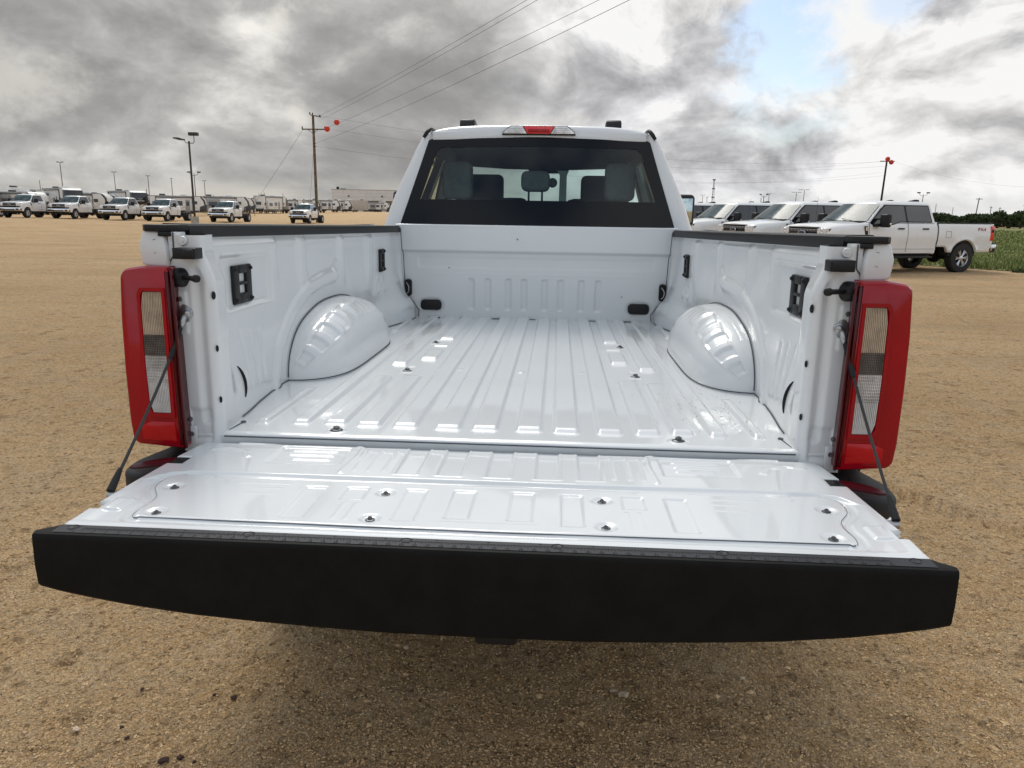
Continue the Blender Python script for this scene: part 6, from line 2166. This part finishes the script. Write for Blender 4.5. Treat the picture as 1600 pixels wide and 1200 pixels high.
def build_green():
    # grass field edge: runs from behind the nearest right pickup towards the right
    edge = [(10.2, 27.2), (11.8, 24.9), (12.9, 23.35), (14.2, 21.9), (17.0, 20.4), (30, 16), (60, 8), (300, -60), (300, 135), (40, 135), (26, 90), (18, 55), (11, 30)]
    bm = bmesh.new()
    vs = [bm.verts.new((x, y, 0.004 + 0.0)) for x, y in edge]
    f = bm.faces.new(vs)
    bmesh.ops.triangulate(bm, faces=[f])
    for v in bm.verts:
        v.co.z = 0.03
    g = bm_obj('grass_field', bm, GRASSG, None)
    tag(g, kind='structure')
    # blades
    V, F = [], []
    rows = []
    n = 52000
    d = 24 + 90 * RNG.random(n * 3) ** 2.0
    a = np.radians(15 + 30 * RNG.random(n * 3))
    x = 0.13 + d * np.sin(a)
    y = -1.93 + d * np.cos(a)
    poly = np.array(edge)
    ok = in_poly(x, y, [tuple(p) for p in poly])
    x, y, d = x[ok][:n], y[ok][:n], d[ok][:n]
    n = len(x)
    hgt = (0.06 + 0.20 * RNG.random(n) ** 1.4) * (0.55 + 0.7 * vnoise(x * 0.5, y * 0.5, 11)) * np.clip(d / 40, 0.9, 1.5)
    w = 0.022 * (d / 25) * (0.7 + 0.7 * RNG.random(n))
    an = RNG.random(n) * 6.28
    lx, ly = (RNG.random(n) - 0.5) * 0.5 * hgt, (RNG.random(n) - 0.5) * 0.5 * hgt
    z0 = np.full(n, 0.02)
    A = np.stack([x - w * np.cos(an), y - w * np.sin(an), z0], -1)
    B = np.stack([x + w * np.cos(an), y + w * np.sin(an), z0], -1)
    C_ = np.stack([x + lx, y + ly, z0 + hgt], -1)
    V = np.stack([A, B, C_], 1).reshape(-1, 3)
    F = np.arange(3 * n).reshape(-1, 3)
    o = tri_soup('meadow_grass', V, F, GRASSM)
    tag(o, 'unmown green grass with yellowish seed heads behind the right-hand pickup', 'grass', kind='stuff')
    # seed heads / flowers
    k = RNG.choice(n, 2600, replace=False)
    c = C_[k]
    s = (0.025 * d[k] / 28)[:, None]
    T = np.array([(1, 0, 0), (-0.5, 0.8, 0.2), (-0.5, -0.8, 0.2), (0, 0, 1)])
    V = (c[:, None, :] + T[None] * s[:, None, :])
    F = (np.array([(0, 1, 3), (1, 2, 3), (2, 0, 3)])[None] + (np.arange(len(k)) * 4)[:, None, None]).reshape(-1, 3)
    o = tri_soup('meadow_flowers', V.reshape(-1, 3), F, YEL)
    tag(o, 'small yellowish flowers dotted through the green grass', 'wildflowers', kind='stuff')
    # dark clump at the gravel edge
    cl = thing('weed_clump', 'small dark weed clump at the gravel edge by the right border', 'weed', (13.98, 21.65, 0), 0)
    V, F = [], []
    for i in range(60):
        a_ = random.random() * 6.28
        r = random.random() * 0.22
        hh = 0.06 + 0.12 * random.random()
        px, py = r * math.cos(a_), r * math.sin(a_) * 0.6
        k0 = len(V)
        V += [(px - 0.02, py, 0), (px + 0.02, py, 0), (px + 0.05 * (random.random() - 0.5), py, hh)]
        F.append((k0, k0 + 1, k0 + 2))
    mesh_obj('leaves', V, F, LEAFM, cl)

    # mesquite trees
    def tree(seed, W, H):
        r = np.random.default_rng(seed)
        t = thing('mesquite_tree', '', 'tree', (0, 0, 0), 0, 'scrub trees along the field')
        bm = bmesh.new()
        tips = []
        for k in range(5):
            a = r.random() * 6.28
            p0 = Vector((0.1 * math.cos(a), 0.1 * math.sin(a), 0))
            p1 = p0 + Vector((math.cos(a) * W * 0.12, math.sin(a) * W * 0.12, H * 0.3))
            p2 = p1 + Vector((math.cos(a) * W * 0.2, math.sin(a) * W * 0.2, H * 0.3))
            add_tube(bm, [p0, p1, p2], [0.10, 0.06, 0.03], 6)
        bm_obj('trunk', bm, BARK, t, smooth=True)
        # foliage clumps
        n = 1500
        cl_ = r.random((16, 3))
        C = np.stack([(cl_[:, 0] - 0.5) * W * 0.8, (cl_[:, 1] - 0.5) * W * 0.8, H * (0.22 + 0.62 * cl_[:, 2])], -1)
        rad = 0.20 * W * (0.5 + 0.6 * r.random(16))
        ci = r.integers(0, 16, n)
        dirv = r.normal(size=(n, 3))
        dirv /= np.linalg.norm(dirv, axis=1)[:, None]
        rr = r.random(n) ** 0.45
        pc = C[ci] + dirv * (rad[ci] * rr)[:, None] * np.array([1, 1, 0.65])
        pc[:, 2] = np.maximum(pc[:, 2], 0.05)
        s = 0.10 + 0.10 * r.random(n)
        u = r.normal(size=(n, 3))
        u /= np.linalg.norm(u, axis=1)[:, None]
        v = np.cross(u, r.normal(size=(n, 3)))
        v /= np.linalg.norm(v, axis=1)[:, None]
        V = np.stack([pc - u * s[:, None], pc + v * s[:, None] * 0.7, pc + u * s[:, None], pc - v * s[:, None] * 0.7], 1)
        F = (np.array([(0, 1, 2), (0, 2, 3)])[None] + (np.arange(n) * 4)[:, None, None]).reshape(-1, 3)
        tri_soup('crown', V.reshape(-1, 3), F, LEAFM, t)
        return t
    specs = [(1456, 128, 3.6, 2.75, 'dark scrub tree just right of the nearest pickup cab'),
             (1472, 127, 3.4, 2.65, 'dark scrub tree above the pickup bed, second from the cab'),
             (1490, 130, 3.0, 2.15, 'low scrub tree in the dip above the middle of the pickup bed'),
             (1508, 129, 3.4, 2.3, 'dark scrub tree left of the small leaning utility pole'),
             (1527, 128, 3.4, 2.5, 'dark scrub tree behind the small leaning utility pole'),
             (1544, 131, 3.2, 2.3, 'low scrub tree right of the small leaning utility pole'),
             (1560, 128, 3.4, 2.4, 'scrub tree above the red tail lamp of the nearest right pickup'),
             (1578, 124, 4.2, 3.15, 'tallest scrub tree, near the right edge above the grass'),
             (1596, 127, 3.6, 2.7, 'scrub tree cut by the right edge of the photo'),
             (1614, 128, 3.6, 2.7, 'scrub tree cut by the right edge of the photo')]
    pr = [tree(21, 3.6, 2.6), tree(22, 3.6, 2.6), tree(23, 3.6, 2.6)]
    index_kids()
    used = [False] * 3
    for i, (px, d_, W, H, lab) in enumerate(specs[:9]):
        k = i % 3
        p = at(px, d_, 0.0)
        sc_ = (W / 3.6, W / 3.6, H / 2.6)
        if not used[k]:
            o = pr[k]
            used[k] = True
            o.location = p
            o['label'] = lab
            o.scale = sc_
        else:
            dup(pr[k], p, random.random() * 6, lab, sc_)
    # continuous scrub further back, one mass
    n = 24000
    px = 1440 + 400 * RNG.random(n)
    r = RNG
    a0, a1 = at(1430, 136), at(1900, 140)
    t_ = r.random(n)
    bx = a0.x + (a1.x - a0.x) * t_
    by = a0.y + (a1.y - a0.y) * t_ + 7 * r.random(n)
    hmax = 1.35 + 0.9 * vnoise(t_ * 30, t_ * 0, 5) + 0.4 * vnoise(t_ * 90, t_ * 0, 6)
    bz = hmax * r.random(n) ** 0.7
    s = 0.14 + 0.12 * r.random(n)
    u = r.normal(size=(n, 3))
    u /= np.linalg.norm(u, axis=1)[:, None]
    v = np.cross(u, r.normal(size=(n, 3)))
    v /= np.linalg.norm(v, axis=1)[:, None]
    pc = np.stack([bx, by, bz], -1)
    V = np.stack([pc - u * s[:, None], pc + v * s[:, None] * 0.8, pc + u * s[:, None], pc - v * s[:, None] * 0.8], 1)
    F = (np.array([(0, 1, 2), (0, 2, 3)])[None] + (np.arange(n) * 4)[:, None, None]).reshape(-1, 3)
    o = tri_soup('distant_scrub', V.reshape(-1, 3), F, LEAFM)
    tag(o, 'continuous band of dark green scrub along the horizon behind the grass', 'scrub', kind='stuff')
    # dark crumbs of debris and a few bigger stones on the gravel
    def crumb(name, lab, grp, x, y, s, m, cat, seed, sub=1):
        r = random.Random(seed)
        bm = bmesh.new()
        bmesh.ops.create_icosphere(bm, subdivisions=sub, radius=1)
        for v in bm.verts:
            k = 0.6 + 0.7 * r.random()
            v.co = Vector((v.co.x * s * k * 1.3, v.co.y * s * k, v.co.z * s * k * 0.45))
        o = bm_obj(name, bm, m, None)
        o.location = (x, y, s * 0.25)
        o.rotation_euler = (0, 0, r.random() * 6)
        tag(o, lab, cat, grp)
    dk = mat('dark crumb', (0.035, 0.014, 0.010), 0.9)
    for i, (px_, py_, s, lab) in enumerate((
            (365, 1091, .009, 'dark red-brown crumb farthest right of the cluster on the gravel, lower left'),
            (335, 1086, .006, 'small dark crumb left of the larger crumb in the upper cluster, lower left'),
            (190, 1137, .0065, 'dark crumb, upper of a close pair near the left of the gravel foreground'),
            (198, 1153, .0055, 'dark crumb, lower of a close pair near the left of the gravel foreground'),
            (256, 1190, .012, 'largest dark crumb at the very bottom edge of the gravel'),
            (282, 1184, .009, 'dark crumb between the largest and the smallest at the bottom edge'),
            (304, 1191, .006, 'dark crumb on the right end of the bottom edge group'),
            (222, 1077, .007, 'lone dark crumb highest on the left of the gravel foreground'),
            (450, 1033, .005, 'lone dark crumb just below the tailgate moulding, left of centre'))):
        d = CR * ((px_ - 800) / FPX) + CU * ((600 - py_) / FPX) + CF
        p = CAM + d * (-CAM.z / d.z)
        crumb('debris_crumb', lab, 'dark crumbs on the gravel', p.x, p.y, s, dk, 'crumb', i, 2)
    st = mat('pale stone', (0.58, 0.46, 0.33), 0.9, var=0.2, vscale=60)
    for i, (px_, py_, s, lab) in enumerate((
            (635, 1012, .011, 'pale stone in the shade just below the tailgate moulding, left of the hitch'),
            (975, 1086, .014, 'largest pale stone in the shade right of the hitch'),
            (958, 1080, .009, 'small pale stone touching the left side of the largest one'),
            (780, 1082, .009, 'pale stone in the shade straight below the hitch'),
            (1160, 1060, .008, 'pale stone under the right half of the tailgate'),
            (120, 1140, .010, 'pale stone on the sunlit gravel at the lower left'))):
        d = CR * ((px_ - 800) / FPX) + CU * ((600 - py_) / FPX) + CF
        p = CAM + d * (-CAM.z / d.z)
        crumb('stone', lab, 'pale stones by the tailgate', p.x, p.y, s, st, 'stone', 50 + i, 2)
    # low weeds and brush seen between rails at the horizon, left side
    # small dark clods dropped on the gravel
    for i, (x, y, s) in enumerate(()):
        pass


build_green()
